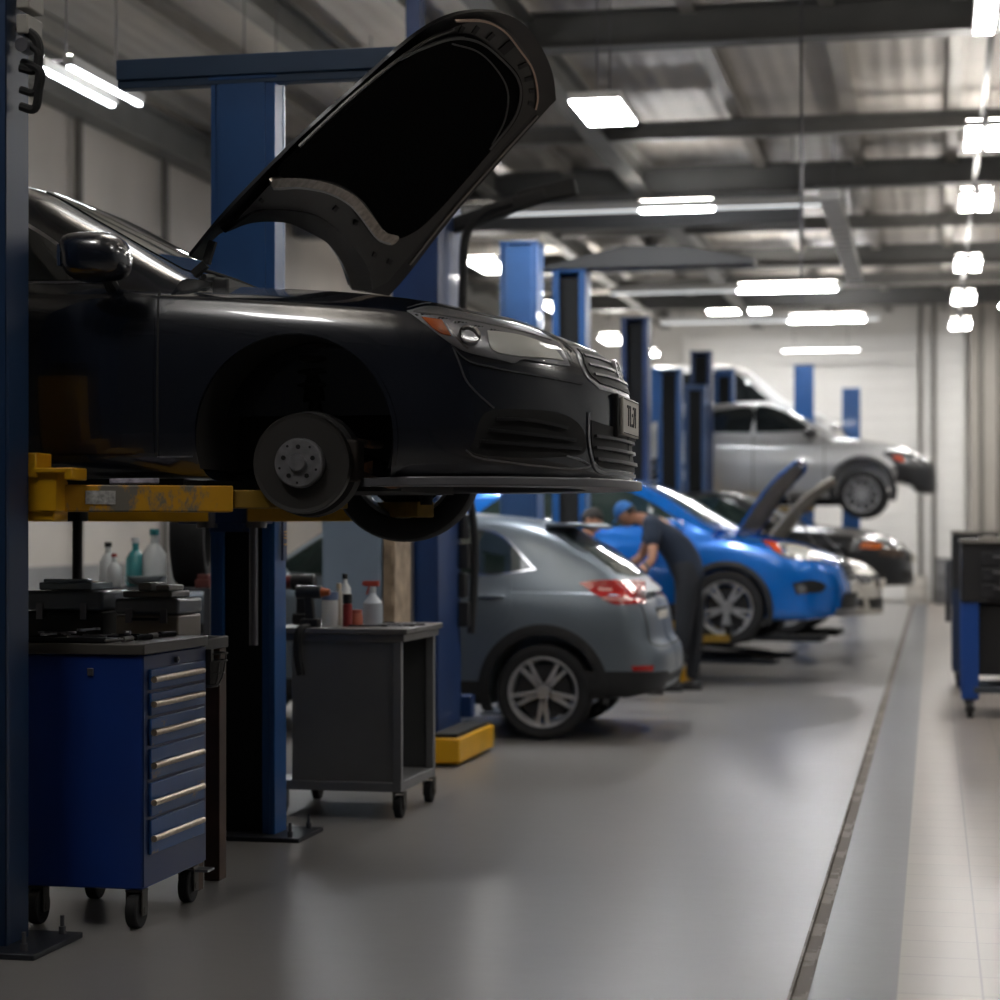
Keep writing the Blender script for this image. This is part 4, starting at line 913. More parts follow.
# ---- grey hatchback, its tail toward the aisle
grey = mat('grey_paint', '707a84', .36, .5, .25, nz=(300, .05)); grey.node_tree.nodes['Principled BSDF'].inputs['Coat Roughness'].default_value = .22
G = Car('grey_hatchback', 'grey hatchback parked tail toward the aisle behind the grey cart', 'car', (-5.46, 15.66, 0), PI, suv, grey)
G.shell()
dress(G, [[(-2.60, 1.235, 1), (-2.36, 1.455), (-2.1, 1.525), (-1.6, 1.565), (-1.15, 1.53), (-.62, 1.21, 1), (-1.4, 1.17), (-2.3, 1.2)]],
      [[(-.62, .3, 1), (-.55, .7), (-.6, 1.08, 1), (-1.55, 1.12, 1), (-1.56, .3, 1)], [(-1.58, .3, 1), (-1.57, 1.12, 1), (-2.45, 1.16, 1), (-2.46, .9), (-2.3, .75), (-2.2, .5), (-2.15, .3, 1)]],
      glass_g, chrome, WS(1.15, 1.6), [(-.66, 1.2, 1), (-.3, 1.17), (.3, 1.17), (.66, 1.2, 1), (.6, 1.36), (.53, 1.5, 1), (0, 1.52), (-.53, 1.5, 1), (-.6, 1.36)], 'double', .345, .345, .25)
for x in (0, -2.7): flare(G, x, clad)
G.plate('sill_cladding', [(-.40, .26, 1), (-.4, .42, 1), (-2.3, .42, 1), (-2.3, .26, 1)], G.side(1), clad, .012, .02, True)
G.plate('rear_bumper_cladding', [(-3.02, .3, 1), (-3.0, .5, 1), (-3.3, .5), (-3.56, .49, 1), (-3.56, .35, 1)], G.side(1), clad, .008, .02, True)
G.plate('rear_bumper_cladding', [(-.78, .31, 1), (.78, .31, 1), (.8, .46, 1), (-.8, .46, 1)], G.end(-1), clad, .008, .02)
PG = G.px()
def twin(c, fn):
    o = fn(); me = o.data.copy(); me.transform(Matrix.Scale(-1, 4, (0, 1, 0))); me.flip_normals()
    q = bpy.data.objects.new(o.name.split('.')[0], me); COL.objects.link(q); q.parent = o.parent; return o, q
a_ = twin(G, lambda: G.plate('tail_lamp', [(579, 583, 1), (600, 580.5), (645, 581, 1), (646, 603, 1), (616, 604.5), (598, 596)], PG, red, .006, .014, step=3))
for o in a_: pass
for q, pts in (('lamp_bar', [(603, 599), (620, 600), (643, 598)]), ('lamp_bar', [(598, 589), (606, 590), (612, 590)])):
    o1, o2 = twin(G, lambda: G.line(q, pts, PG, mat('tail_pale', 'e0a59c', .2, 0, .5), 2.4, .009, .006)); o1.parent = a_[0]; o2.parent = a_[1]
twin(G, lambda: G.plate('bumper_reflector', [(631, 666, 1), (653, 665, 1), (652, 671, 1), (633, 671, 1)], PG, red, .012, .012, step=3))
b = MB(); xe = -3.03
b.box(-2.95, -2.66, -.6, .6, 1.535, 1.565); b.box(-2.98, -2.93, -.58, .58, 1.525, 1.555); b.build('spoiler', grey, G.root, bev=.012)
q = G.end(-1)(0, .84)[0].x
b = MB(); b.box(q-.012, q+.03, -.3, .3, .755, .94); b.build('plate_recess', grb, G.root, bev=.01)
b = MB(); b.box(q-.02, q-.012, -.26, .26, .79, .91); b.build('number_plate', plw, G.root, bev=.003)
q = G.end(-1)(0, 1.03)[0].x; b = MB(); b.lathe([(0, -.02), (.045, -.015), (.05, 0)], 'x', (q, 0, 1.03), 24); b.build('emblem', chrome, G.root)
G.line('tailgate_gap', [(-.72, 1.02), (-.7, .8), (-.64, .68), (0, .66), (.64, .68), (.7, .8), (.72, 1.02)], G.end(-1), seal, .012, .003, .006)
b = MB(); q = G.end(-1)(0, 1.16)[0].x; b.tube([(q-.02, .0, 1.19), (q-.0, -.2, 1.22), (q+.05, -.4, 1.26)], .012, n=6); b.build('rear_wiper', rub, G.root)
for y in (.5, -.5): b = MB(); b.lathe([(.03, .05), (.032, -.06), (.042, -.062), (.045, -.05), (.045, .05)], 'x', (-3.46, y, .35), 20); b.build('exhaust_tip', mat('exhaust_steel', '5a5a5c', .35, .8), G.root)
G.mirror_(-.72, .9, 1.08)
front(G, [(.5, .84, 1), (.78, .86, 1), (.8, .93), (.5, .91, 1)], None, [(0, .85), (-.4, .84, 1), (-.33, .62, 1), (0, .6)], [(0, .45), (-.5, .45, 1), (-.45, .33, 1), (0, .33)], ((.78, .37), (.7, .35)))
# ---- blue car with its bonnet open
blue = mat('blue_paint', '0f6cc8', .22, .3, .8, nz=(300, .05))
bs = dict(suv); bs.update(nose=1.12, roof=[(-3.42, 1.06), (-3.2, 1.26), (-2.95, 1.42), (-2.6, 1.56), (-2.1, 1.63), (-1.5, 1.655), (-1.1, 1.64), (-.82, 1.57), (-.5, 1.40), (-.2, 1.22), (-.02, 1.13)], tail=-3.55,
    zc=[(-3.7, .98), (-3.3, 1.05), (-2.5, 1.12), (-.5, 1.13), (0, 1.11), (.3, 1.06), (.6, 1.0), (.93, .9), (1.12, .8)])
B = Car('blue_crossover', 'bright blue crossover with bonnet open on a low lift, worker at its door', 'car', (-1.90, 21.15, .40), -.09, bs, blue)
B.shell(bay=(.0, .78, -.58, .58, .6, 1.4))
win2 = [[(-2.62, 1.235, 1), (-2.36, 1.43), (-2.0, 1.51), (-1.5, 1.55), (-1.0, 1.5), (-.42, 1.19, 1), (-1.4, 1.15)]]
dr2 = [[(-.5, .3, 1), (-.45, .7), (-.48, 1.06, 1), (-1.45, 1.1, 1), (-1.46, .3, 1)], [(-1.48, .3, 1), (-1.47, 1.1, 1), (-2.4, 1.13, 1), (-2.4, .9), (-2.25, .7), (-2.15, .3, 1)]]
dress(B, win2, dr2, glass_g, None, WS(1.16, 1.6), [(-.6, 1.2, 1), (.6, 1.2, 1), (.5, 1.5, 1), (-.5, 1.5, 1)], 'double', .36, .365, .262)
for x in (0, -2.7): flare(B, x, clad, None, .06)
B.plate('sill_cladding', [(-.40, .27, 1), (-.4, .4, 1), (-2.3, .4, 1), (-2.3, .27, 1)], B.side(1), clad, .012, .02, True)
B.mirror_(-.5, .9, 1.07)
PB = B.px()
twin(B, lambda: B.plate('headlight', [(764, 541, 1), (785, 542), (808, 547), (822, 556), (823, 561, 1), (800, 560.5), (783, 557), (772, 550)], PB, lampsil, .004, .012, step=2.5))
twin(B, lambda: B.plate('turn_signal', [(762, 540.5, 1), (776, 542.5, 1), (783, 554, 1), (772, 549)], PB, mat('orange_red', 'c8421a', .25, 0, .5), .009, .01, step=2))
twin(B, lambda: B.plate('headlight_bulb', [(786, 545, 1), (806, 549), (806, 557, 1), (788, 555, 1)], PB, mat('lamp_bright', 'e8e8e2', .15, .6), .008, .008, step=2))
twin(B, lambda: B.plate('fog_lamp_bezel', [(792, 583, 1), (812, 580), (826, 585), (822, 592, 1), (796, 595, 1)], PB, grb, .004, .01, step=2.5))
twin(B, lambda: B.plate('fog_lamp', [(797, 586), (803, 585), (806, 590), (800, 593)], PB, lampsil, .008, .01, step=2))
FB = B.end(1)
def SY(h): return h+[(-p[0], *p[1:]) for p in h[::-1] if abs(p[0]) > .004]
B.plate('grille_surround', SY([(0, .83), (-.34, .82, 1), (-.3, .62, 1), (0, .6)]), FB, chrome, .004, .01)
g = B.plate('grille', SY([(0, .81), (-.3, .8, 1), (-.26, .64, 1), (0, .62)]), FB, grb, .008, .01)
for z in (.77, .72, .67): B.line('grille_slat', [(-.28, z), (0, z), (.28, z)], FB, satin, .018, .02, .018, parent=g)
B.plate('lower_grille', SY([(0, .5), (-.5, .5, 1), (-.55, .36, 1), (0, .34)]), FB, grb, .004, .01)
B.plate('skid_plate', SY([(0, .345), (-.6, .36, 1), (-.62, .29, 1), (0, .285)]), FB, mat('skid_silver', '8c8d90', .4, .6), .008, .02)
x = FB(0, .56)[0].x; b = MB(); b.box(x+.005, x+.02, -.25, .25, .5, .61); b.build('number_plate', plw, B.root, bev=.003)
b = MB(); b.box(.1, .6, -.35, .35, .7, .93); b.cyl((.2, .4, .7), (.2, .4, .95), .07); b.box(.12, .5, -.3, .3, .93, .96); b.build('engine', mat('engine_plastic', '202022', .5), B.root, bev=.02)
open_hood(B, [(.02, -.66, 1), (0, 0), (.02, .66, 1), (.5, .64), (.84, .52), (.92, 0), (.84, -.52), (.5, -.64)], math.radians(66), .02, 1.1, mat('liner_grey', '6f6c6a', .6, nz=(6, .3)), ((.7, .5, .9), (.55, .45, 1.0)))
# ---- white saloon behind it, bonnet open, on a low scissor platform
ivory = mat('ivory_paint', 'cfcac0', .25, .2, .7)
s2 = dict(sedan); s2.update(nose=1.0, zb=[(-3.8, .3), (-2, .2), (0, .2), (1.14, .22)])
Wc = Car('white_saloon', 'white saloon with raised grey-lined bonnet just behind the blue crossover', 'car', (-1.58, 24.75, .34), -.08, s2, ivory)
Wc.shell(bay=(-.3, .62, -.58, .58, .5, 1.3))
win3 = [[(-.80, .965, 1), (-1.1, 1.17), (-1.45, 1.335), (-1.75, 1.365), (-2.2, 1.32), (-2.75, 1.14), (-2.98, 1.0, 1)]]
dr3 = [[(-.55, .30, 1), (-.545, .7), (-.56, .9, 1), (-1.62, .93, 1), (-1.64, .6), (-1.62, .3, 1)], [(-1.65, .30, 1), (-1.65, .93, 1), (-2.7, .94, 1), (-2.62, .72), (-2.4, .55), (-2.3, .3, 1)]]
ws3 = [(-.60, 1.03, 1), (0, .995), (.60, 1.03, 1), (.55, 1.2), (.47, 1.375, 1), (0, 1.41), (-.47, 1.375, 1), (-.55, 1.2)]
dress(Wc, win3, dr3, glass_g, None, ws3, [(-.58, 1.06, 1), (.58, 1.06, 1), (.48, 1.36, 1), (-.48, 1.36, 1)], 'five', .33, .33, .23)
front(Wc, [(.36, .66, 1), (.6, .69), (.8, .72, 1), (.78, .6, 1), (.55, .57), (.38, .58, 1)], [(.42, .7, 1), (.62, .7, 1), (.62, .76), (.42, .78, 1)], [(0, .66), (-.32, .66, 1), (-.27, .56, 1), (0, .55)], [(0, .4), (-.5, .4, 1), (-.46, .28, 1), (0, .27)], ((.6, .28),), fog=[(.56, .3, 1), (.74, .33), (.72, .42), (.57, .4, 1)])
open_hood(Wc, [(-.4, -.64, 1), (-.38, 0), (-.4, .64, 1), (.3, .6), (.68, .45), (.74, 0), (.68, -.45), (.3, -.6)], math.radians(55), -.38, .98, mat('liner_pale', '8a8884', .55, nz=(6, .3)), ((.5, .5, .85), (.2, .5, .95)))
b = MB(); b.box(-.1, .45, -.35, .35, .55, .85); b.build('engine', mat('engine_plastic', '202022', .5), Wc.root, bev=.02)
Wc.mirror_(-.78, .9, .93)
t = thing('scissor_platform', 'low black scissor platform under the white saloon', 'car lift', (-2.9, 24.83, 0), -.08)
for y in (-.72, .72): b = MB(); b.box(-2.1, 1.75, y-.28, y+.28, .26, .338); b.build('runway', mat('runway_black', '1c1d1f', .6), t, bev=.01)
for y in (-.72, .72):
    b = MB(); b.bar((-1.2, y, .03), (.9, y, .26), .08, .05); b.bar((-1.2, y+.1, .26), (.9, y+.1, .03), .08, .05); b.box(-1.5, 1.2, y-.25, y+.25, 0, .04); b.build('scissor_leg', steelp, t)
# ---- dark grey car under the silver one
dgrey = mat('dark_grey_paint', '26272a', .28, .5, .7)
D = Car('dark_grey_car', 'dark grey car on a low lift, its nose showing below the silver car', 'car', (-1.26, 27.95, .60), -.07, s2, dgrey)
D.shell(); dress(D, win3, dr3, glass_g, None, ws3, [(-.58, 1.06, 1), (.58, 1.06, 1), (.48, 1.36, 1), (-.48, 1.36, 1)], 'five', .30, .33, .23)
front(D, [(.36, .66, 1), (.6, .69), (.8, .72, 1), (.78, .6, 1), (.55, .57), (.38, .58, 1)], [(.38, .69, 1), (.62, .68, 1), (.66, .74), (.42, .77, 1)], [(0, .66), (-.32, .66, 1), (-.27, .56, 1), (0, .55)], [(0, .4), (-.5, .4, 1), (-.46, .28, 1), (0, .27)], ((.6, .28),), lampmat=mat('lamp_smoke', '6a5a50', .25, .5))
D.plate('hood', [(-.4, -.64, 1), (-.4, .64, 1), (.4, .6), (.78, .5), (.88, 0), (.78, -.5), (.4, -.6)], D.top(), dgrey, .004, .012)
D.mirror_(-.78, .9, .93)
# ---- silver car raised high, lower bumper stripped
silver = mat('silver_paint', 'c4c6c8', .3, .55, .6)
ss_ = dict(suv); ss_.update(nose=1.05, tail=-3.75, wb=2.9, zb=[(-3.8, .4), (-3.2, .3), (-2.4, .22), (.1, .24), (.45, .42), (.6, .45), (.8, .3), (1.05, .28)])
ss_['roof'] = [(x-.1, z) for x, z in suv['roof']]
V_ = Car('silver_crossover', 'silver crossover raised high on the far lift, dark stripped front bumper', 'car', (-1.03, 31.75, 1.78), 0, ss_, silver)
V_.shell()
dress(V_, [[(-2.9, 1.25, 1), (-2.6, 1.44), (-2.2, 1.52), (-1.62, 1.56), (-1.62, 1.19, 1), (-2.4, 1.2)], [(-1.55, 1.565), (-1.2, 1.52), (-.68, 1.21, 1), (-1.55, 1.19, 1)]], [[(-.6, .3, 1), (-.55, .7), (-.6, 1.1, 1), (-1.57, 1.13, 1), (-1.58, .3, 1)], [(-1.6, .3, 1), (-1.59, 1.13, 1), (-2.55, 1.16, 1), (-2.55, .9), (-2.4, .7), (-2.3, .3, 1)]],
      glass, None, WS(1.15, 1.6), [(-.6, 1.2, 1), (.6, 1.2, 1), (.5, 1.5, 1), (-.5, 1.5, 1)], 'ten', .27, .355, .255)
V_.mirror_(-.75, .9, 1.08, mat('mirror_dark', '3b3a3c', .4))
for x in (0, -2.9): flare(V_, x, mat('arch_dark', '3a3b3e', .5), None, .08)
V_.plate('front_bumper', [(.46, .46, 1), (.5, .62), (.4, .78), (.3, .86), (.45, .9), (.75, .84), (.98, .74, 1), (1.04, .5), (1.03, .3, 1), (.78, .3, 1), (.7, .42)], V_.side(1), mat('bumper_dark', '2e2f32', .5), .012, .02, True)
V_.plate('front_bumper', [(-.75, .32, 1), (.75, .32, 1), (.8, .6), (.7, .72, 1), (-.7, .72, 1), (-.8, .6)], V_.end(1), mat('bumper_dark', '2e2f32', .5), .012, .02)
V_.plate('headlight', [(.46, .82, 1), (.7, .8), (.93, .74, 1), (.9, .66), (.62, .7)], V_.side(1), lampsil, .022, .02, True)
V_.plate('turn_signal', [(.42, .83, 1), (.56, .82, 1), (.62, .73, 1), (.5, .76)], V_.side(1), mat('orange_red', 'c8421a', .25, 0, .5), .03, .02, True)
b = MB(); b.box(-3.2, .3, -.6, .6, .12, .26); b.tube([(-3.4, .3, .25), (-2, .2, .2), (-.4, .2, .2)], .05); b.build('underbody', mat('underbody', '121212', .8), V_.root)
V_.plate('tail_lamp', [(-.8, .9, 1), (-.5, .92, 1), (-.5, 1.02, 1), (-.78, 1.02, 1)], V_.end(-1), red, .004, .01, True)
# ---- white van on the platform lift behind
vs_ = dict(suv); vs_.update(nose=.9, tail=-3.9, wb=3.0, arch=(.39, .35),
    roof=[(-3.85, 1.08), (-3.8, 1.6), (-3.6, 1.82), (-3, 1.9), (-1.4, 1.92), (-.9, 1.84), (-.4, 1.5), (.0, 1.2), (.12, 1.12)], wr=[(-3.9, .8), (-1, .78), (0, .8)], belt=[(-3.9, 1.04), (.1, 1.05)])
Vn = Car('white_van', 'white van with dark windows at the far wall behind the silver crossover', 'van', (-2.5, 38.7, 2.65), 0, vs_, mat('van_white', 'd8d8d6', .35, 0, .4))
Vn.shell()
dress(Vn, [[(-3.5, 1.22, 1), (-3.4, 1.68, 1), (-2.3, 1.74, 1), (-2.3, 1.2, 1)], [(-2.2, 1.2, 1), (-2.2, 1.74, 1), (-1.3, 1.76, 1), (-1.3, 1.2, 1)], [(-1.2, 1.2, 1), (-1.2, 1.76, 1), (-.95, 1.7), (-.4, 1.22, 1)]], [[(-.3, .3, 1), (-.28, 1.1, 1), (-1.25, 1.14, 1), (-1.25, .3, 1)]],
      glass, None, WS(1.18, 1.78), None, 'five', .33, .34, .23)
front(Vn, [(.5, .8, 1), (.78, .8, 1), (.76, .66), (.5, .68, 1)], None, [(0, .8), (-.4, .79, 1), (-.4, .62, 1), (0, .6)], [(0, .45), (-.5, .45, 1), (-.45, .33, 1), (0, .33)])
# ================================================================ blue roller cabinet in the foreground
navy = mat('cabinet_blue', '113480', .4, 0, .2, nz=(3, .08)); navy_f = worn('cabinet_front', '25528f', '75695c', 3.2, .6, .4, (1, 1, 2.6)); handle = mat('handle_alloy', 'a89a88', .3, .85, nz=(40, .15))  # drawer fronts: tan patches for scuffs and the handles' reflections, put into the colour
topm = worn('worktop_steel', '4a4742', '8a6f4e', 5, .6, .4); tool = mat('tool_steel', '8c8c92', .3, .9); tool_d = mat('tool_dark', '2b2b2e', .5, .5)
def caster(t, x, y, r=.065, w_=.045, face=0, z=None):
    b = MB(); z = r*2+.012 if z is None else z
    b.cyl((x-w_/2, y, r), (x+w_/2, y, r), r, n=24); o = b.build('caster', mat('caster_rubber', '121214', .7), t, bev=.006)
    b = MB(); b.box(x-w_/2-.012, x-w_/2-.006, y-.025, y+.03, r*.7, z-.004); b.box(x+w_/2+.006, x+w_/2+.012, y-.025, y+.03, r*.7, z-.004); b.box(x-w_/2-.012, x+w_/2+.012, y-.03, y+.035, z-.01, z); b.cyl((x-w_/2-.014, y, r), (x+w_/2+.014, y, r), .014, n=12)
    b.build('caster_fork', mat('fork_steel', '4b4844', .45, .6), o, bev=.002); return o
t = thing('tool_cabinet', 'blue roller tool cabinet with six drawers and steel top beside the near lift post', 'tool cabinet', (0, 0, 0)); CB = t
X0, X1, Y0, Y1 = -3.42, -2.92, 7.41, 8.09
b = MB(); b.box(X0, X1, Y0, Y1, .15, 1.035); b.build('body', navy, t, bev=.008)
b = MB(); b.box(X0-.01, X1+.012, Y0-.012, Y1+.012, 1.036, 1.077); b.build('worktop', topm, t, bev=.004)
b = MB(); b.box(X1, X1+.006, Y0+.0, Y1, .16, 1.03); b.build('front_frame', mat('frame_navy', '102a5c', .4), t)
hz = (.942, .848, .741, .616, .476, .34); edges = [.985, .895, .797, .683, .555, .415, .27]
for k, z in enumerate(hz):
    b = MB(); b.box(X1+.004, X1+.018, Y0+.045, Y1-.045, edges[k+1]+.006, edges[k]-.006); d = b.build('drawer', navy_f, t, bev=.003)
    b = MB(); b.tube([(X1+.034, Y0+.03, z), (X1+.034, Y0+.3, z), (X1+.034, Y1-.11, z)], .0125, n=12, sub=2)
    for y in (Y0+.06, Y1-.14): b.cyl((X1+.014, y, z), (X1+.034, y, z), .008, n=10)
    b.build('drawer_handle', handle, d)
b = MB(); b.cyl((X1+.004, Y0+.33, 1.0), (X1+.02, Y0+.33, 1.0), .012, n=16); b.cyl((X1+.02, Y0+.33, 1.0), (X1+.024, Y0+.33, 1.0), .005, n=8); b.build('lock', tool, t)
b = MB(); b.box(X0+.28, X0+.305, Y0-.008, Y0, .955, .985); b.build('latch', tool, t, bev=.003)
for x in (X0+.06, X1-.04):
    for y in (Y0+.0, Y1-.12): caster(t, x, y+.04, .068)
b = MB(); b.box(X1-.06, X1+.05, Y1-.1, Y1-.02, .125, .135); b.build('brake_pedal', tool, t)
# things on the cabinet top
ZT = 1.077
b = MB(); b.box(X0+.01, X1-.16, Y0+.03, Y1-.3, ZT, ZT+.006)
for s in ((X0+.01, X1-.16, Y0+.03, Y0+.036), (X0+.01, X1-.16, Y1-.306, Y1-.3)): b.box(*s, ZT, ZT+.02)
tag(b.build('tool_tray', tool_d), 'shallow dark tool tray lying on the blue cabinet top', 'tool tray')
random.seed(11)
def spanner(name, label, x, y, a, L, r=.008, z=None, group='hand tools on the blue cabinet', m=None):
    z = ZT+.012 if z is None else z; M = Matrix.Translation((x, y, z)) @ Matrix.Rotation(a, 4, 'Z')
    b = MB(); b.box(-L/2+.015, L/2-.015, -r*.7, r*.7, -r*.4, r*.4, M)
    ring = []
    for s, e in ((-1, 1.7), (1, 1.9)):
        n = 14; pts = []
        for k in range(n):
            q = 2*PI*k/n; rr = r*e; pts.append((s*(L/2-.012)+rr*math.cos(q), rr*math.sin(q)))
        if s > 0: pts = [p for p in pts if not (p[0] > L/2-.012+r*.6 and abs(p[1]) < r*.8)]
        b.prism(pts, -r*.5, r*.5, M)
    return tag(b.build(name, m or tool, None, bev=.001), label, 'spanner', group)
for k in range(9):
    spanner('spanner', 'small steel spanner among the tools on the blue cabinet top', X0+.05+random.random()*.27, Y0+.06+random.random()*.26, random.random()*3, .11+random.random()*.08, z=ZT+.011+k*.004)
for k in range(4):
    y = Y0+.1+k*.13; b = MB(); b.cyl((X1-.12, y, ZT+.012), (X1-.12+.03*(k % 2), y+.09, ZT+.012), .011, .011, 10); b.cyl((X1-.12, y, ZT+.012), (X1-.15, y-.1, ZT+.012), .004, n=8)
    tag(b.build('screwdriver', tool_d if k % 2 else mat('grip_grey', '6d6a66', .5)), 'short screwdriver lying near the front edge of the blue cabinet', 'screwdriver', 'screwdrivers on the blue cabinet')
# wire basket hooked on the far end
b = MB(); ctr = (-2.925, 8.18)
for z, r in ((.87, .035), (.92, .055), (.97, .066), (1.0, .068)):
    b.tube([(ctr[0]+r*math.cos(2*PI*k/16), ctr[1]+r*math.sin(2*PI*k/16), z) for k in range(17)], .004, n=6, sub=1, caps=False)
for k in range(10):
    a = 2*PI*k/10; b.tube([(ctr[0]+r*math.cos(a), ctr[1]+r*math.sin(a), z) for z, r in ((.86, .02), (.9, .05), (1.0, .068))], .003, n=5, sub=2)
b.lathe([(0, .855), (.03, .86), (.052, .92), (.06, .97)], 'z', (*ctr, 0), 20); b.box(ctr[0]-.03, ctr[0]+.03, 8.1, 8.13, .97, 1.02)
tag(b.build('wire_basket', mat('basket_wire', '5c5a58', .45, .5)), 'small round wire basket hooked on the far end of the blue cabinet', 'basket')
# ================================================================ wooden-legged workbench behind the cabinet
t = thing('workbench', 'dark workbench with brown legs right behind the blue cabinet', 'workbench')
b = MB(); b.box(-4.5, -3.0, 8.22, 8.62, 1.0, 1.05); b.build('bench_top', mat('bench_dark', '34322f', .5, nz=(5, .2)), t, bev=.005)
for x in (-4.42, -3.04):
    for y in (8.27, 8.56): b = MB(); b.box(x-.035, x+.035, y-.045, y+.045, 0, 1.0); b.build('leg', mat('leg_brown', '4a3427', .6, nz=(6, .25)), t, bev=.004)
b = MB(); b.box(-4.4, -3.07, 8.28, 8.56, .3, .33); b.build('shelf', mat('bench_dark', '34322f', .5), t)
def case(name, label, x0, x1, y0, y1, z, h, m, lid=.35, cat='case'):
    t = thing(name, label, cat, ((x0+x1)/2, (y0+y1)/2, z)); a, c = (x1-x0)/2, (y1-y0)/2
    b = MB(); b.box(-a, a, -c, c, 0, h*(1-lid)-.002); b.build('case_body', m[0], t, bev=.01, seg=3)
    b = MB(); b.box(-a-.004, a+.004, -c-.004, c+.004, h*(1-lid)+.002, h); b.build('lid', m[1], t, bev=.014, seg=3)
    for s in (-.55, .55): b = MB(); b.box(s*a-.015, s*a+.015, -c-.012, -c, h*.4, h*.75); b.build('catch', tool, t, bev=.002)
    b = MB(); b.tube([(-.05, -c, h*.5), (-.045, -c-.03, h*.5), (.045, -c-.03, h*.5), (.05, -c, h*.5)], .006, n=8); b.build('handle', plas, t)
    return t
gm = mat('case_grey', '757c84', .35, .3, .3); case('tool_case', 'wide dark tool case with grey lid on the bench behind the cabinet', -3.80, -3.44, 8.27, 8.57, 1.05, .2, (plas, gm), .42)
tan = mat('case_tan', 'a59c8e', .4, .2, .2); case('tool_case', 'smaller tan tool case on the bench, next to the blue lift post', -3.38, -3.1, 8.27, 8.55, 1.05, .17, (tan, mat('case_tan_lid', '85898e', .35, .3, .3)), .4)
case('battery_box', 'small black battery box at the left end of the bench', -4.03, -3.87, 8.28, 8.45, 1.05, .18, (mat('box_black', '17181a', .5), mat('box_black2', '222326', .5)), .2, 'box')
b = MB(); b.lathe([(0, 0), (.022, 0), (.022, .09), (.01, .12), (.01, .15), (.013, .15), (.013, .17), (0, .17)], 'z', (-3.95, 8.36, 1.232), 20); tag(b.build('spray_bottle', mat('bottle_grey', '5a5a5a', .4)), 'slim grey bottle standing on the small black battery box', 'bottle')
b = MB(); b.box(-3.74, -3.5, 8.3, 8.54, 1.252, 1.285); b.box(-3.72, -3.52, 8.3, 8.36, 1.285, 1.3); tag(b.build('metal_tray', mat('tray_blue_grey', 'a5b2ba', .25, .5), bev=.006), 'pale metal tray lying on the dark tool case', 'tray')
b = MB(); b.box(-3.36, -3.14, 8.3, 8.52, 1.223, 1.25); b.box(-3.3, -3.24, 8.32, 8.5, 1.25, 1.285); b.box(-3.22, -3.16, 8.32, 8.5, 1.25, 1.275); tag(b.build('parts_tray', mat('tray_grey2', '8a8884', .35, .4), bev=.006), 'grey parts tray lying on the tan tool case', 'tray')
b = MB(); b.cyl((-3.95, 9.2, 0), (-3.95, 9.2, .03), .16, n=24); b.cyl((-3.95, 9.2, .03), (-3.95, 9.2, 1.55), .024, n=14); b.cyl((-3.95, 9.2, 1.55), (-3.95, 9.2, 1.6), .05, n=16)
tag(b.build('support_stand', mat('stand_black', '141416', .5)), 'tall black support stand under the black sedan, behind the bench', 'stand')
# ================================================================ storage shelf with bottles and a tyre, deeper in the bay
t = thing('storage_shelf', 'grey steel storage shelf deep in the bay behind the bench', 'shelf')
for x in (-5.0, -4.2):
    for y in (11.7, 12.15): b = MB(); b.box(x-.02, x+.02, y-.02, y+.02, 0, 1.15); b.build('upright', mat('shelf_grey', '62646a', .45, .4), t)
for z in (.3, .75, 1.17): b = MB(); b.box(-5.02, -4.18, 11.68, 12.17, z-.02, z); b.build('shelf_board', mat('shelf_grey', '62646a', .45, .4), t, bev=.003)
b = MB(); R = .31
b.lathe([(R-.11, -.08), (R-.08, -.1), (R-.02, -.1), (R, -.07), (R, .07), (R-.02, .1), (R-.08, .1), (R-.11, .08), (R-.11, -.08)], 'x', n=48)
b.v = [tuple(Matrix.Translation((-4.4, 12.0, 1.17+R)) @ Matrix.Rotation(.2, 4, 'Z') @ Vector(p)) for p in b.v]; tag(b.build('tyre', mat('tyre_black', '0e0e10', .8, bump=.2)), 'black tyre standing upright on the grey storage shelf', 'tyre')
bw = [(0, 0), (.05, 0), (.055, .02), (.055, .15), (.03, .19), (.018, .2), (.018, .24), (0, .24)]
def bottle(name, label, x, y, z, s, m, cap, cat='bottle', prof=None, capr=.02, caph=.03):
    t = thing(name, label, cat, (x, y, z)); pr = prof or bw
    b = MB(); b.lathe([(r*s, h*s) for r, h in pr], 'z', n=24); b.build('bottle_body', m, t)
    b = MB(); b.lathe([(0, 0), (capr*s*1.1, 0), (capr*s*1.1, caph*s), (0, caph*s)], 'z', (0, 0, pr[-1][1]*s-.002), 18); b.build('cap', cap, t, bev=.002); return t
wht = mat('bottle_white', 'd6dadb', .25, 0, .3); teal = mat('bottle_teal', '3f8f93', .25, 0, .3); redm = mat('bottle_red', '8e2a26', .35, 0, .3); capb = mat('cap_black', '17181a', .4)
bottle('oil_bottle', 'white bottle with black cap at the left end of the storage shelf', -4.93, 11.95, 1.17, 1.0, wht, capb); bottle('oil_bottle', 'teal bottle on the storage shelf between two white ones', -4.79, 12.04, 1.17, 1.1, teal, wht); bottle('oil_bottle', 'large white bottle in the middle of the storage shelf', -4.66, 12.02, 1.17, 1.3, wht, teal); bottle('oil_bottle', 'short white bottle with red cap in front on the storage shelf', -4.83, 11.8, 1.17, .75, wht, redm)
b = MB(); b.lathe([(.03, 0), (.09, .02), (.13, .06), (.135, .065), (.125, .062), (.085, .026), (0, .01)], 'z', (-4.64, 11.82, 1.17), 30); tag(b.build('bowl', mat('bowl_steel', 'd0dadb', .15, .7)), 'bright metal bowl at the front of the storage shelf', 'bowl')
b = MB(); b.box(-4.28, -4.19, 11.69, 11.78, 1.17, 1.22); b.box(-4.27, -4.2, 11.7, 11.77, 1.22, 1.25); tag(b.build('parts_box', mat('box_red', '74403c', .5), bev=.005), 'small dull red parts box at the right end of the storage shelf', 'box')
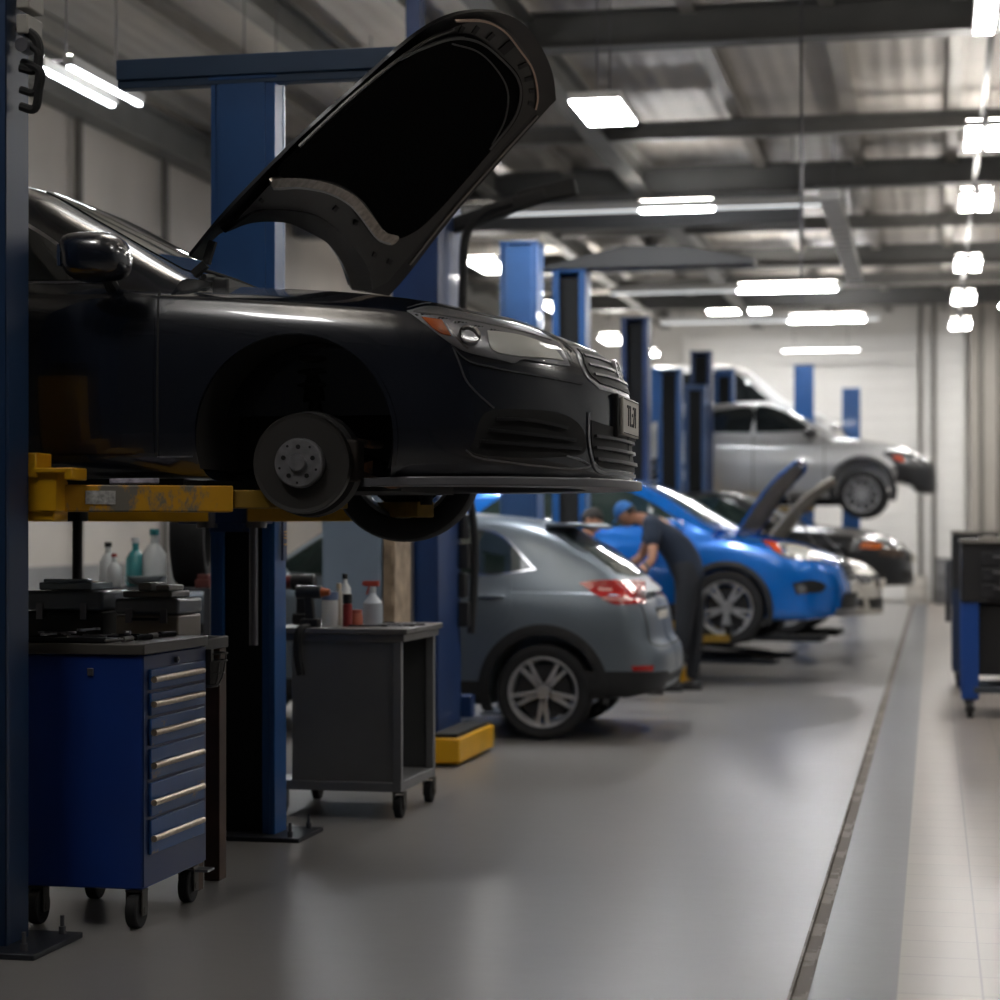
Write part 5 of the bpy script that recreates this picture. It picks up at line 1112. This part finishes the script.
# pale blue locker between the bays
t = thing('locker', 'plain pale blue steel locker behind the grey cart', 'locker')
b = MB(); b.box(-3.68, -3.30, 12.3, 12.75, .05, 1.95); b.box(-3.66, -3.32, 12.32, 12.73, 0, .05); b.build('locker_body', mat('locker_blue', '8ea0b4', .45, 0, .1, nz=(3, .05)), t, bev=.008)
b = MB(); b.box(-3.665, -3.315, 12.285, 12.3, .1, 1.9); d = b.build('locker_door', mat('locker_blue', '8ea0b4', .45), t, bev=.004)
b = MB(); b.cyl((-3.36, 12.285, 1.05), (-3.36, 12.26, 1.05), .015, n=10); b.build('handle', tool, d)
b = MB(); b.box(-3.29, -3.22, 12.3, 12.7, 0, 1.9)
for k in range(6): b.box(-3.285, -3.23, 12.28, 12.3, .3+.25*k, .42+.25*k)
tag(b.build('cork_board', mat('board_beige', 'a08d78', .6, nz=(9, .35))), 'narrow beige board standing against the locker side', 'board')
# ================================================================ grey cart
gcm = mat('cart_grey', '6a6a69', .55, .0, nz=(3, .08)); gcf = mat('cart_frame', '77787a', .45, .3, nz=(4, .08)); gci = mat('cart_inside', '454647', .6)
t = thing('tool_cart', 'grey open-ended cart on casters carrying bottles, behind the blue lift post', 'cart'); a0, a1, c0, c1 = -3.42, -2.725, 10.54, 11.3
b = MB(); b.box(a0-.03, a1+.04, c0-.03, c1+.03, .965, .995); b.box(a0-.01, a1+.02, c0-.01, c1+.01, .925, .965); b.build('cart_top', mat('cart_top', '6d6b69', .4, .3, nz=(6, .12)), t, bev=.005)
for x, y in ((a0+.03, c0+.02), (a1-.02, c0+.02), (a0+.03, c1-.02), (a1-.02, c1-.02)):
    b = MB(); b.box(x-.022, x+.022, y-.022, y+.022, .14, .93); b.build('corner_post', gcf, t, bev=.003); caster(t, x, y+(.03 if y < 11 else -.03), .06, .04, z=.14)
b = MB(); b.box(a0, a1, c0, c1, .14, .19); b.build('bottom_frame', gcf, t, bev=.004)
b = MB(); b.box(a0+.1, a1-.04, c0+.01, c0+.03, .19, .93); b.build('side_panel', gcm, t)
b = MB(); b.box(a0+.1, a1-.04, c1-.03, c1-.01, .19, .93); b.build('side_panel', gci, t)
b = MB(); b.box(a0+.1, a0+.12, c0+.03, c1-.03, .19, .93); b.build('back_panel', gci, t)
b = MB(); b.box(a0-.06, a0-.05, c0+.0, c0+.07, .19, .9); b.tube([(a0-.05, c0-.01, .92), (a0-.06, c0-.03, .7), (a0-.05, c0-.02, .4), (a0-.05, c0-.02, .25)], .012, n=6); b.build('side_rack', mat('rack_silver', '9aa0a6', .35, .6), t)
ZC_ = .995
def on_cart(u, v, Y): p = at_y(u, v, Y); return p.x
bottle('canister', 'white canister with blue-grey lid, leftmost bottle on the grey cart', on_cart(329, 610, 10.8), 10.82, ZC_, 1, wht, mat('cap_blue', '6a7a9a', .4), prof=[(0, 0), (.045, 0), (.045, .13), (.04, .14), (0, .14)], capr=.042, caph=.045)
bottle('spray_can', 'red spray can with black cap on the grey cart', on_cart(347.5, 610, 10.75), 10.75, ZC_, 1, redm, capb, 'spray can', [(0, 0), (.026, 0), (.026, .115), (.018, .125), (0, .125)], .023, .05)
bottle('pump_bottle', 'tall white pump bottle behind the red spray can', on_cart(345, 600, 10.95), 10.95, ZC_, 1, wht, capb, 'bottle', [(0, 0), (.033, 0), (.033, .2), (.012, .23), (.012, .25), (0, .25)], .014, .03)
bottle('oil_bottle', 'thin pale bottle beside the white canister on the cart', on_cart(339, 605, 10.85), 10.85, ZC_, 1, mat('bottle_cream', 'b9b2a4', .3), mat('cap_cream', 'c9b79a', .4), 'bottle', [(0, 0), (.018, 0), (.018, .17), (.01, .2), (0, .2)], .012, .03)
bottle('jar', 'short clear orange jar on the grey cart', on_cart(357, 612, 10.8), 10.8, ZC_, 1, mat('jar_orange', 'b0604a', .25, 0, .4), mat('cap_orange', '9c4a3a', .4), 'jar', [(0, 0), (.032, 0), (.032, .06), (.026, .07), (0, .07)], .026, .02)
t = bottle('trigger_bottle', 'white trigger spray bottle with red nozzle on the grey cart', on_cart(373, 610, 10.95), 10.95, ZC_, 1, mat('bottle_pale', 'b4bcc6', .3, 0, .3), wht, 'bottle', [(0, 0), (.05, 0), (.052, .02), (.052, .12), (.02, .16), (.016, .18), (0, .18)], .016, .03)
b = MB(); b.box(-.05, .035, -.014, .014, .21, .24); b.box(-.06, -.05, -.01, .01, .215, .235); b.bar((-.02, 0, .21), (-.035, 0, .165), .012, .01); b.build('trigger', mat('trigger_red', 'b5432f', .4), t, bev=.003)
t = thing('power_drill', 'black cordless drill standing at the left end of the grey cart', 'drill', (on_cart(314, 612, 10.72), 10.66, ZC_))
b = MB(); b.box(-.05, .05, -.035, .035, 0, .045); b.bar((0, 0, .04), (-.01, 0, .16), .05, .045, (1, 0, 0)); b.build('grip', plas, t, bev=.008)
b = MB(); b.cyl((-.08, 0, .185), (.06, 0, .185), .036, n=20); b.build('motor_housing', mat('drill_dark', '1f2226', .4), t, bev=.006)
b = MB(); b.cyl((.06, 0, .185), (.105, 0, .185), .026, .016, n=16); b.build('chuck', mat('drill_orange', 'a5552a', .4), t)
t = thing('impact_wrench', 'bulky black impact wrench with dark red end beside the drill', 'impact wrench', (on_cart(300, 612, 10.9), 10.95, ZC_))
b = MB(); b.box(-.05, .05, -.04, .04, 0, .06); b.bar((0, 0, .05), (0, 0, .2), .055, .06, (1, 0, 0)); b.cyl((-.06, 0, .23), (.07, 0, .23), .045, n=20); b.build('wrench_body', plas, t, bev=.008)
b = MB(); b.cyl((-.09, 0, .23), (-.06, 0, .23), .04, n=18); b.build('end_cap', mat('cap_dark_red', '5a1d20', .4), t)
b = MB(); b.tube([(on_cart(305, 612, 10.5), 10.56, ZC_), (on_cart(300, 612, 10.5), 10.49, .98), (on_cart(299, 612, 10.5), 10.48, .85), (on_cart(302, 612, 10.5), 10.48, .75)], .022, n=8); tag(b.build('shop_rag', mat('glove_black', '121315', .8)), 'black rag hanging over the left edge of the grey cart', 'rag')
for k, (u, Y, a, L) in enumerate(((368, 10.7, .1, .2), (382, 10.75, .25, .22), (396, 10.8, -.1, .2), (404, 11.0, .4, .18), (376, 11.1, .2, .2), (412, 10.9, .8, .16))):
    spanner('spanner', 'steel spanner lying flat at the right end of the grey cart', on_cart(u, 615, Y), Y, a, L, .009, ZC_+.007, 'spanners on the grey cart', tool if k % 2 else tool_d)
# ================================================================ benches on the right
def bench(label, x0, x1, y0, y1, top, chest, lm=None):
    t = thing('workstation', label, 'workbench')
    for x in (x0+.07, x1-.07):
        for y in (y0+.04, y1-.04): b = MB(); b.box(x-.07, x+.07, y-.03, y+.03, .15, chest); b.build('leg', lm or mat('bench_blue', '113f86', .4, 0, .2), t, bev=.006); caster(t, x, y+.0, .068, .05)
    b = MB(); b.box(x0+.1, x1-.1, y0, y1, .2, .25); b.build('lower_shelf', mat('bench_slate', '33383f', .5), t, bev=.004)
    b = MB(); b.box(x0+.14, x1-.14, y0+.1, y1-.05, .34, chest-.02); b.build('lower_cabinet', mat('bench_black', '18181a', .5), t, bev=.01)
    b = MB(); b.box(x0, x1, y0, y1, chest, top); b.build('chest', mat('bench_black', '18181a', .5), t, bev=.012)
    n = 3
    for k in range(n):
        z0 = chest+.04+k*(top-chest-.1)/n; b = MB(); b.box(x0+.16, x1-.06, y0-.014, y0, z0, z0+(top-chest-.1)/n-.015); d = b.build('drawer', mat('drawer_black', '222225', .4), t, bev=.004)
        b = MB(); b.box(x0+.25, x1-.15, y0-.04, y0-.014, z0+.07, z0+.085); b.build('drawer_handle', mat('handle_grey', '6e6e70', .35, .7), d, bev=.003)
    b = MB(); b.box(x0-.01, x1+.01, y0-.02, y1+.01, top, top+.03); b.build('bench_top', mat('bench_top', '77736d', .45, .2, nz=(6, .2)), t, bev=.004)
    return t
bench('blue-legged workstation with black drawers at the right edge, nearest one', .215, 1.7, 17.2, 18.1, 1.41, .93)
bench('dark-legged workstation partly hidden behind the nearer one at right', .17, 1.5, 20.6, 21.4, 1.48, .95, mat('bench_navy', '14243f', .5))
b = MB(); b.box(.36, .95, 17.3, 17.9, 1.442, 1.46)
for k in range(4): b.box(.4+.12*k, .48+.12*k, 17.35, 17.6+.05*k, 1.46, 1.475+.008*k)
tag(b.build('parts_tray', mat('tray_pale', '8f8b84', .4, .4), bev=.003), 'pale tray of flat parts on the nearest right workstation', 'tray')
for k in range(4):
    b = MB(); b.bar((.136, 20.65+k*.16, 1.2-.05*k), (.136, 20.65+k*.16, .85-.08*k), .03, .05); b.cyl((.136, 20.65+k*.16, 1.2-.05*k), (.17, 20.65+k*.16, 1.23), .01, n=8)
    tag(b.build('hanging_tool', mat('tool_mid', '55565c', .4, .6), bev=.006), 'dull steel tool hung on the left end of the farther right workstation', 'tool', 'tools hung on the farther workstation')
t = thing('tool_stand', 'dark machine with upright posts on the farther right workstation', 'machine', (.95, 21.0, 1.51))
b = MB(); b.box(-.12, .3, -.2, .2, 0, .18); b.box(0, .25, -.15, .15, .18, .36); b.build('machine_body', mat('machine_grey', '4e4c4a', .5, .3), t, bev=.02)
for x, h in ((-.22, .62), (.1, .5), (.2, .58)): b = MB(); b.cyl((x, .05, 0), (x, .05, h), .022, n=12); b.cyl((x, .05, h*.4), (x, .05, h*.8), .035, n=12); b.build('post', mat('machine_dark', '3a3838', .5, .4), t)
# ================================================================ clutter at the far wall
def drum(label, x, y, r, h, m):
    t = thing('drum', label, 'drum', (x, y, 0))
    b = MB(); b.lathe([(0, 0), (r, 0), (r, h*.32), (r*1.03, h*.34), (r, h*.36), (r, h*.64), (r*1.03, h*.66), (r, h*.68), (r, h), (r*.95, h), (r*.95, h-.02), (0, h-.02)], 'z', n=28); b.build('drum_body', m, t)
    b = MB(); b.lathe([(0, 0), (.05, 0), (.05, .03), (0, .03)], 'z', (r*.5, 0, h-.02), 12); b.build('bung', tool_d, t)
drum('grey drum against the far wall, left of the pilaster', .32, 44.3, .3, .95, mat('drum_grey', '6f6f70', .5, .2)); drum('pale drum against the far roller door, beside the grey drum', -.35, 44.2, .24, .6, mat('drum_pale', 'b5b0a8', .5))
drum('dark drum at the foot of the far pilaster', .95, 44.4, .28, .8, mat('drum_dark', '47484a', .5, .2))
b = MB(); b.lathe([(0, 0), (.2, 0), (.2, .03), (.05, .06), (.025, .5), (.025, .52), (0, .52)], 'z', (.66, 43.0, 0), 24); tag(b.build('traffic_cone', mat('cone_pale', 'c9bdb2', .5)), 'pale cone on the floor by the far wall', 'cone')
# ================================================================ two mechanics by the blue car
navyc = mat('navy_shirt', '1a2536', .85, bump=.3, bscale=30); trous = mat('dark_trousers', '15181f', .85, bump=.3, bscale=30); skin = mat('skin', 'a87a62', .5); hairm = mat('hair_dark', '1a1412', .7); shoe = mat('boot_black', '0f0f10', .5)
def person(label, loc, J, cloth, hair, hand_dir, cap=None):
    """J: joint positions in metres about loc; body grown as one surface, clothes and hair over it"""
    t = thing('person', label, 'person', loc); V = lambda k: Vector(J[k])
    n = {'pelvis': (*J['pelvis'], .1), 'waist': (*J['waist'], .095), 'chest': (*J['chest'], .115), 'neck0': (*J['neck'], .062), 'head0': (*(V('neck').lerp(V('head'), .55)), .058)}
    e = [('pelvis', 'waist'), ('waist', 'chest'), ('chest', 'neck0'), ('neck0', 'head0')]
    for s in 'LR':
        n['hip'+s] = (*J['hip'+s], .095); n['knee'+s] = (*J['knee'+s], .062); n['calf'+s] = (*V('knee'+s).lerp(V('ankle'+s), .3), .06); n['ankle'+s] = (*J['ankle'+s], .04)
        n['sh'+s] = (*J['sh'+s], .07); n['elbow'+s] = (*J['elbow'+s], .044); n['fore'+s] = (*V('elbow'+s).lerp(V('wrist'+s), .3), .042); n['wrist'+s] = (*J['wrist'+s], .028)
        e += [('pelvis', 'hip'+s), ('hip'+s, 'knee'+s), ('knee'+s, 'calf'+s), ('calf'+s, 'ankle'+s), ('chest', 'sh'+s), ('sh'+s, 'elbow'+s), ('elbow'+s, 'fore'+s), ('fore'+s, 'wrist'+s)]
        # hand: palm and five unequal bent fingers
        d = Vector(hand_dir[s]).normalized(); sd = d.cross(Vector((0, 0, 1))).normalized(); up = sd.cross(d); w_ = V('wrist'+s)
        n['palm'+s] = (*(w_+d*.055), (.034, .018)); e.append(('wrist'+s, 'palm'+s))
        for k, (o, L) in enumerate(((-.03, .065), (-.01, .078), (.011, .072), (.031, .056))):
            a = w_+d*.09+sd*o; n[f'f{k}a{s}'] = (*a, .011); n[f'f{k}b{s}'] = (*(a+d*L*.5-up*.006), .0095); n[f'f{k}c{s}'] = (*(a+d*L*.85-up*L*.42), .008)
            e += [('palm'+s, f'f{k}a{s}'), (f'f{k}a{s}', f'f{k}b{s}'), (f'f{k}b{s}', f'f{k}c{s}')]
        g = -1 if s == 'R' else 1
        n['ta'+s] = (*(w_+d*.035+sd*.042*g), .012); n['tb'+s] = (*(w_+d*.07+sd*.062*g-up*.01), .0095); e += [('palm'+s, 'ta'+s), ('ta'+s, 'tb'+s)]
    body = grow(n, e, 'body', skin, t)
    # head: an egg with brow, nose, chin and ears, turned along look
    look = Vector(J['look']).normalized(); hu = (V('head')-V('neck')).normalized(); rt = look.cross(hu).normalized(); hu = rt.cross(look)
    R = Matrix((rt, look, hu)).transposed().to_4x4(); T = Matrix.Translation(V('head')) @ R
    b = MB(); N, Mm = 26, 32; vs = []
    for i in range(N+1):
        ph = PI*i/N-PI/2
        for k in range(Mm):
            th = 2*PI*k/Mm; x, y, z = math.cos(ph)*math.cos(th), math.cos(ph)*math.sin(th), math.sin(ph)
            jaw = max(0, -z); X = x*.076*(1-.3*jaw); Y = y*.094*(1-.12*jaw)+.012*jaw; Z = z*.118
            f = max(0, y)*math.exp(-(x/.22)**2)
            Y += f*(.024*math.exp(-((z+.12)/.14)**2)+.008*math.exp(-((z-.12)/.1)**2)+.008*math.exp(-((z+.5)/.1)**2)+.012*math.exp(-((z+.8)/.12)**2))
            Y -= .012*max(0, y)*(math.exp(-(((abs(x)-.38)/.16)**2+((z-.02)/.12)**2)))
            vs.append(T @ Vector((X, Y, Z)))
    b.add(vs, [(i*Mm+k, i*Mm+(k+1) % Mm, (i+1)*Mm+(k+1) % Mm, (i+1)*Mm+k) for i in range(N) for k in range(Mm)], True)
    hd = b.build('head', skin, t, auto=180)
    for s in (1, -1):
        b = MB(); b.lathe([(0, -.008), (.016, -.006), (.026, .004), (.02, .01), (0, .006)], 'x', n=16); b.v = [tuple(T @ Vector((s*.074+p[0]*s, -.008+p[1]*.8, -.005+p[2]*1.2))) for p in b.v]; b.build('ear', skin, hd)
        b = MB(); b.lathe([(0, -.011), (.008, -.008), (.011, 0), (.008, .008), (0, .011)], 'y', n=14); b.v = [tuple(T @ Vector((s*.03+p[0], .08+p[1]*.6, .004+p[2]*.7))) for p in b.v]; b.build('eye', mat('eye_dark', '2a2220', .2), hd)
    b = MB(); b.tube([T @ Vector((x, .098-abs(x)*.25, -.058)) for x in (-.026, 0, .026)], .005, n=6); b.build('mouth', mat('lip', '8a5648', .5), hd)
    # hair / cap: upper and back half shell
    def shell_(name, m, g, cut):
        b = MB(); vs = []; keep = []
        for i in range(N+1):
            ph = PI*i/N-PI/2
            for k in range(Mm):
                th = 2*PI*k/Mm; x, y, z = math.cos(ph)*math.cos(th), math.cos(ph)*math.sin(th), math.sin(ph); jaw = max(0, -z)
                vs.append(T @ Vector((x*.076*g*(1-.3*jaw), y*.094*g, z*.118*g))); keep.append(z > cut(y))
        F = []
        for i in range(N):
            for k in range(Mm):
                q = (i*Mm+k, i*Mm+(k+1) % Mm, (i+1)*Mm+(k+1) % Mm, (i+1)*Mm+k)
                if all(keep[j] for j in q): F.append(q)
        b.add(vs, F, True); o = b.build(name, m, hd, auto=180); s_ = o.modifiers.new('solid', 'SOLIDIFY'); s_.thickness = .008; return o
    shell_('hair', hair, 1.07, lambda y: .35 if y > .3 else -.35+.9*max(0, y+.2))
    if cap:
        shell_('cap', cap, 1.13, lambda y: .22)
        b = MB(); b.prism([(-.07, .08), (-.06, .15), (0, .175), (.06, .15), (.07, .08)], -.004, .004, T @ Matrix.Translation((0, 0, .035)) @ Matrix.Rotation(-.15, 4, 'X')); b.build('cap_peak', cap, hd, bev=.003)
    # shirt and trousers follow the body a little further out
    G = 1.12
    m = {'chest': (*J['chest'], .19), 'waist': (*J['waist'], .175), 'hem': (*V('waist').lerp(V('pelvis'), 1.7), .165), 'col': (*V('chest').lerp(V('neck'), .7), .1)}
    ee = [('chest', 'waist'), ('waist', 'hem'), ('chest', 'col')]
    for s in 'LR':
        m['sh'+s] = (*J['sh'+s], .1); m['sl'+s] = (*V('sh'+s).lerp(V('elbow'+s), cloth['sleeve']), .08); ee += [('chest', 'sh'+s), ('sh'+s, 'sl'+s)]
    grow(m, ee, 'shirt', cloth['shirt'], t)
    m = {'pelvis': (*J['pelvis'], .155), 'belt': (*V('pelvis').lerp(V('waist'), .8), .14)}; ee = [('pelvis', 'belt')]
    for s in 'LR':
        m['hip'+s] = (*J['hip'+s], .125); m['knee'+s] = (*J['knee'+s], .09); m['calf'+s] = (*V('knee'+s).lerp(V('ankle'+s), .5), .074); m['ankle'+s] = (*V('ankle'+s), .066); ee += [('pelvis', 'hip'+s), ('hip'+s, 'knee'+s), ('knee'+s, 'calf'+s), ('calf'+s, 'ankle'+s)]
    grow(m, ee, 'trousers', cloth['trousers'], t)
    for s in 'LR':
        a = V('ankle'+s); f = Vector(J['foot'+s]).normalized(); z0 = min(0, 0)
        b = MB(); n2 = 12
        for (d0, w0, h0), (d1, w1, h1) in zip([(-.09, .034, .09), (-.03, .042, .1), (.07, .046, .075), (.15, .044, .055), (.19, .03, .04)][:-1], [(-.03, .042, .1), (.07, .046, .075), (.15, .044, .055), (.19, .03, .04)]):
            sd = Vector((-f.y, f.x, 0)); vs = []
            for d, w_, h in ((d0, w0, h0), (d1, w1, h1)):
                c = Vector((a.x, a.y, 0))+f*d
                vs += [c+sd*w_, c+sd*w_+Vector((0, 0, h*.7)), c+sd*w_*.5+Vector((0, 0, h)), c-sd*w_*.5+Vector((0, 0, h)), c-sd*w_+Vector((0, 0, h*.7)), c-sd*w_]
            b.add(vs, [(i, i+1, i+7, i+6) for i in range(5)]+[(5, 0, 6, 11), (0, 1, 2, 3, 4, 5), (11, 10, 9, 8, 7, 6)])
        b.build('boot', shoe, t, bev=.006)
    return t
# bent over at the car's door: faces left along the car
def sc(J, k): return {a: (v if a.startswith(('look', 'foot')) else tuple(c*k if not (a.startswith('ankle') and i == 2) else c for i, c in enumerate(v))) for a, v in J.items()}
person('person in a navy shirt and blue cap bending over beside the blue car', (-2.27, 19.6, 0), sc(dict(
    pelvis=(0, 0, 1.03), waist=(-.07, 0, 1.22), chest=(-.25, .0, 1.43), neck=(-.40, .0, 1.49), head=(-.54, .0, 1.535), look=(-.75, .1, -.62),
    hipL=(0, -.09, .97), hipR=(.01, .09, .97), kneeL=(-.03, -.10, .53), kneeR=(.05, .11, .53), ankleL=(-.12, -.10, .09), ankleR=(.02, .12, .09), footL=(-1, -.1, 0), footR=(-1, .1, 0),
    shL=(-.29, -.19, 1.42), shR=(-.31, .19, 1.44), elbowL=(-.27, -.29, 1.13), elbowR=(-.45, .25, 1.15), wristL=(-.46, -.25, 1.0), wristR=(-.63, .16, 1.05)), 1.09),
    dict(shirt=navyc, trousers=trous, sleeve=.62), hairm, {'L': (-1, .1, -.25), 'R': (-1, -.1, -.2)}, mat('cap_blue2', '2f6fb5', .7))
# the second mechanic, mostly hidden behind the hatchback, reaching toward the first
person('person with dark hair and dark sleeves reaching out behind the grey hatchback', (-3.02, 18.0, 0), dict(
    pelvis=(-.1, 0, .92), waist=(-.06, 0, 1.06), chest=(0, 0, 1.3), neck=(.05, 0, 1.47), head=(.09, -.01, 1.60), look=(.9, -.1, -.4),
    hipL=(-.1, .09, .88), hipR=(-.1, -.09, .88), kneeL=(-.03, .11, .48), kneeR=(-.03, -.11, .48), ankleL=(-.12, .12, .09), ankleR=(-.12, -.12, .09), footL=(1, .1, 0), footR=(1, -.1, 0),
    shL=(.02, .18, 1.34), shR=(.02, -.18, 1.34), elbowL=(.2, .22, 1.24), elbowR=(.2, -.2, 1.24), wristL=(.42, .16, 1.2), wristR=(.42, -.12, 1.2)),
    dict(shirt=mat('dark_shirt', '17191d', .85), trousers=trous, sleeve=.8), hairm, {'L': (1, -.1, -.25), 'R': (1, .1, -.2)})
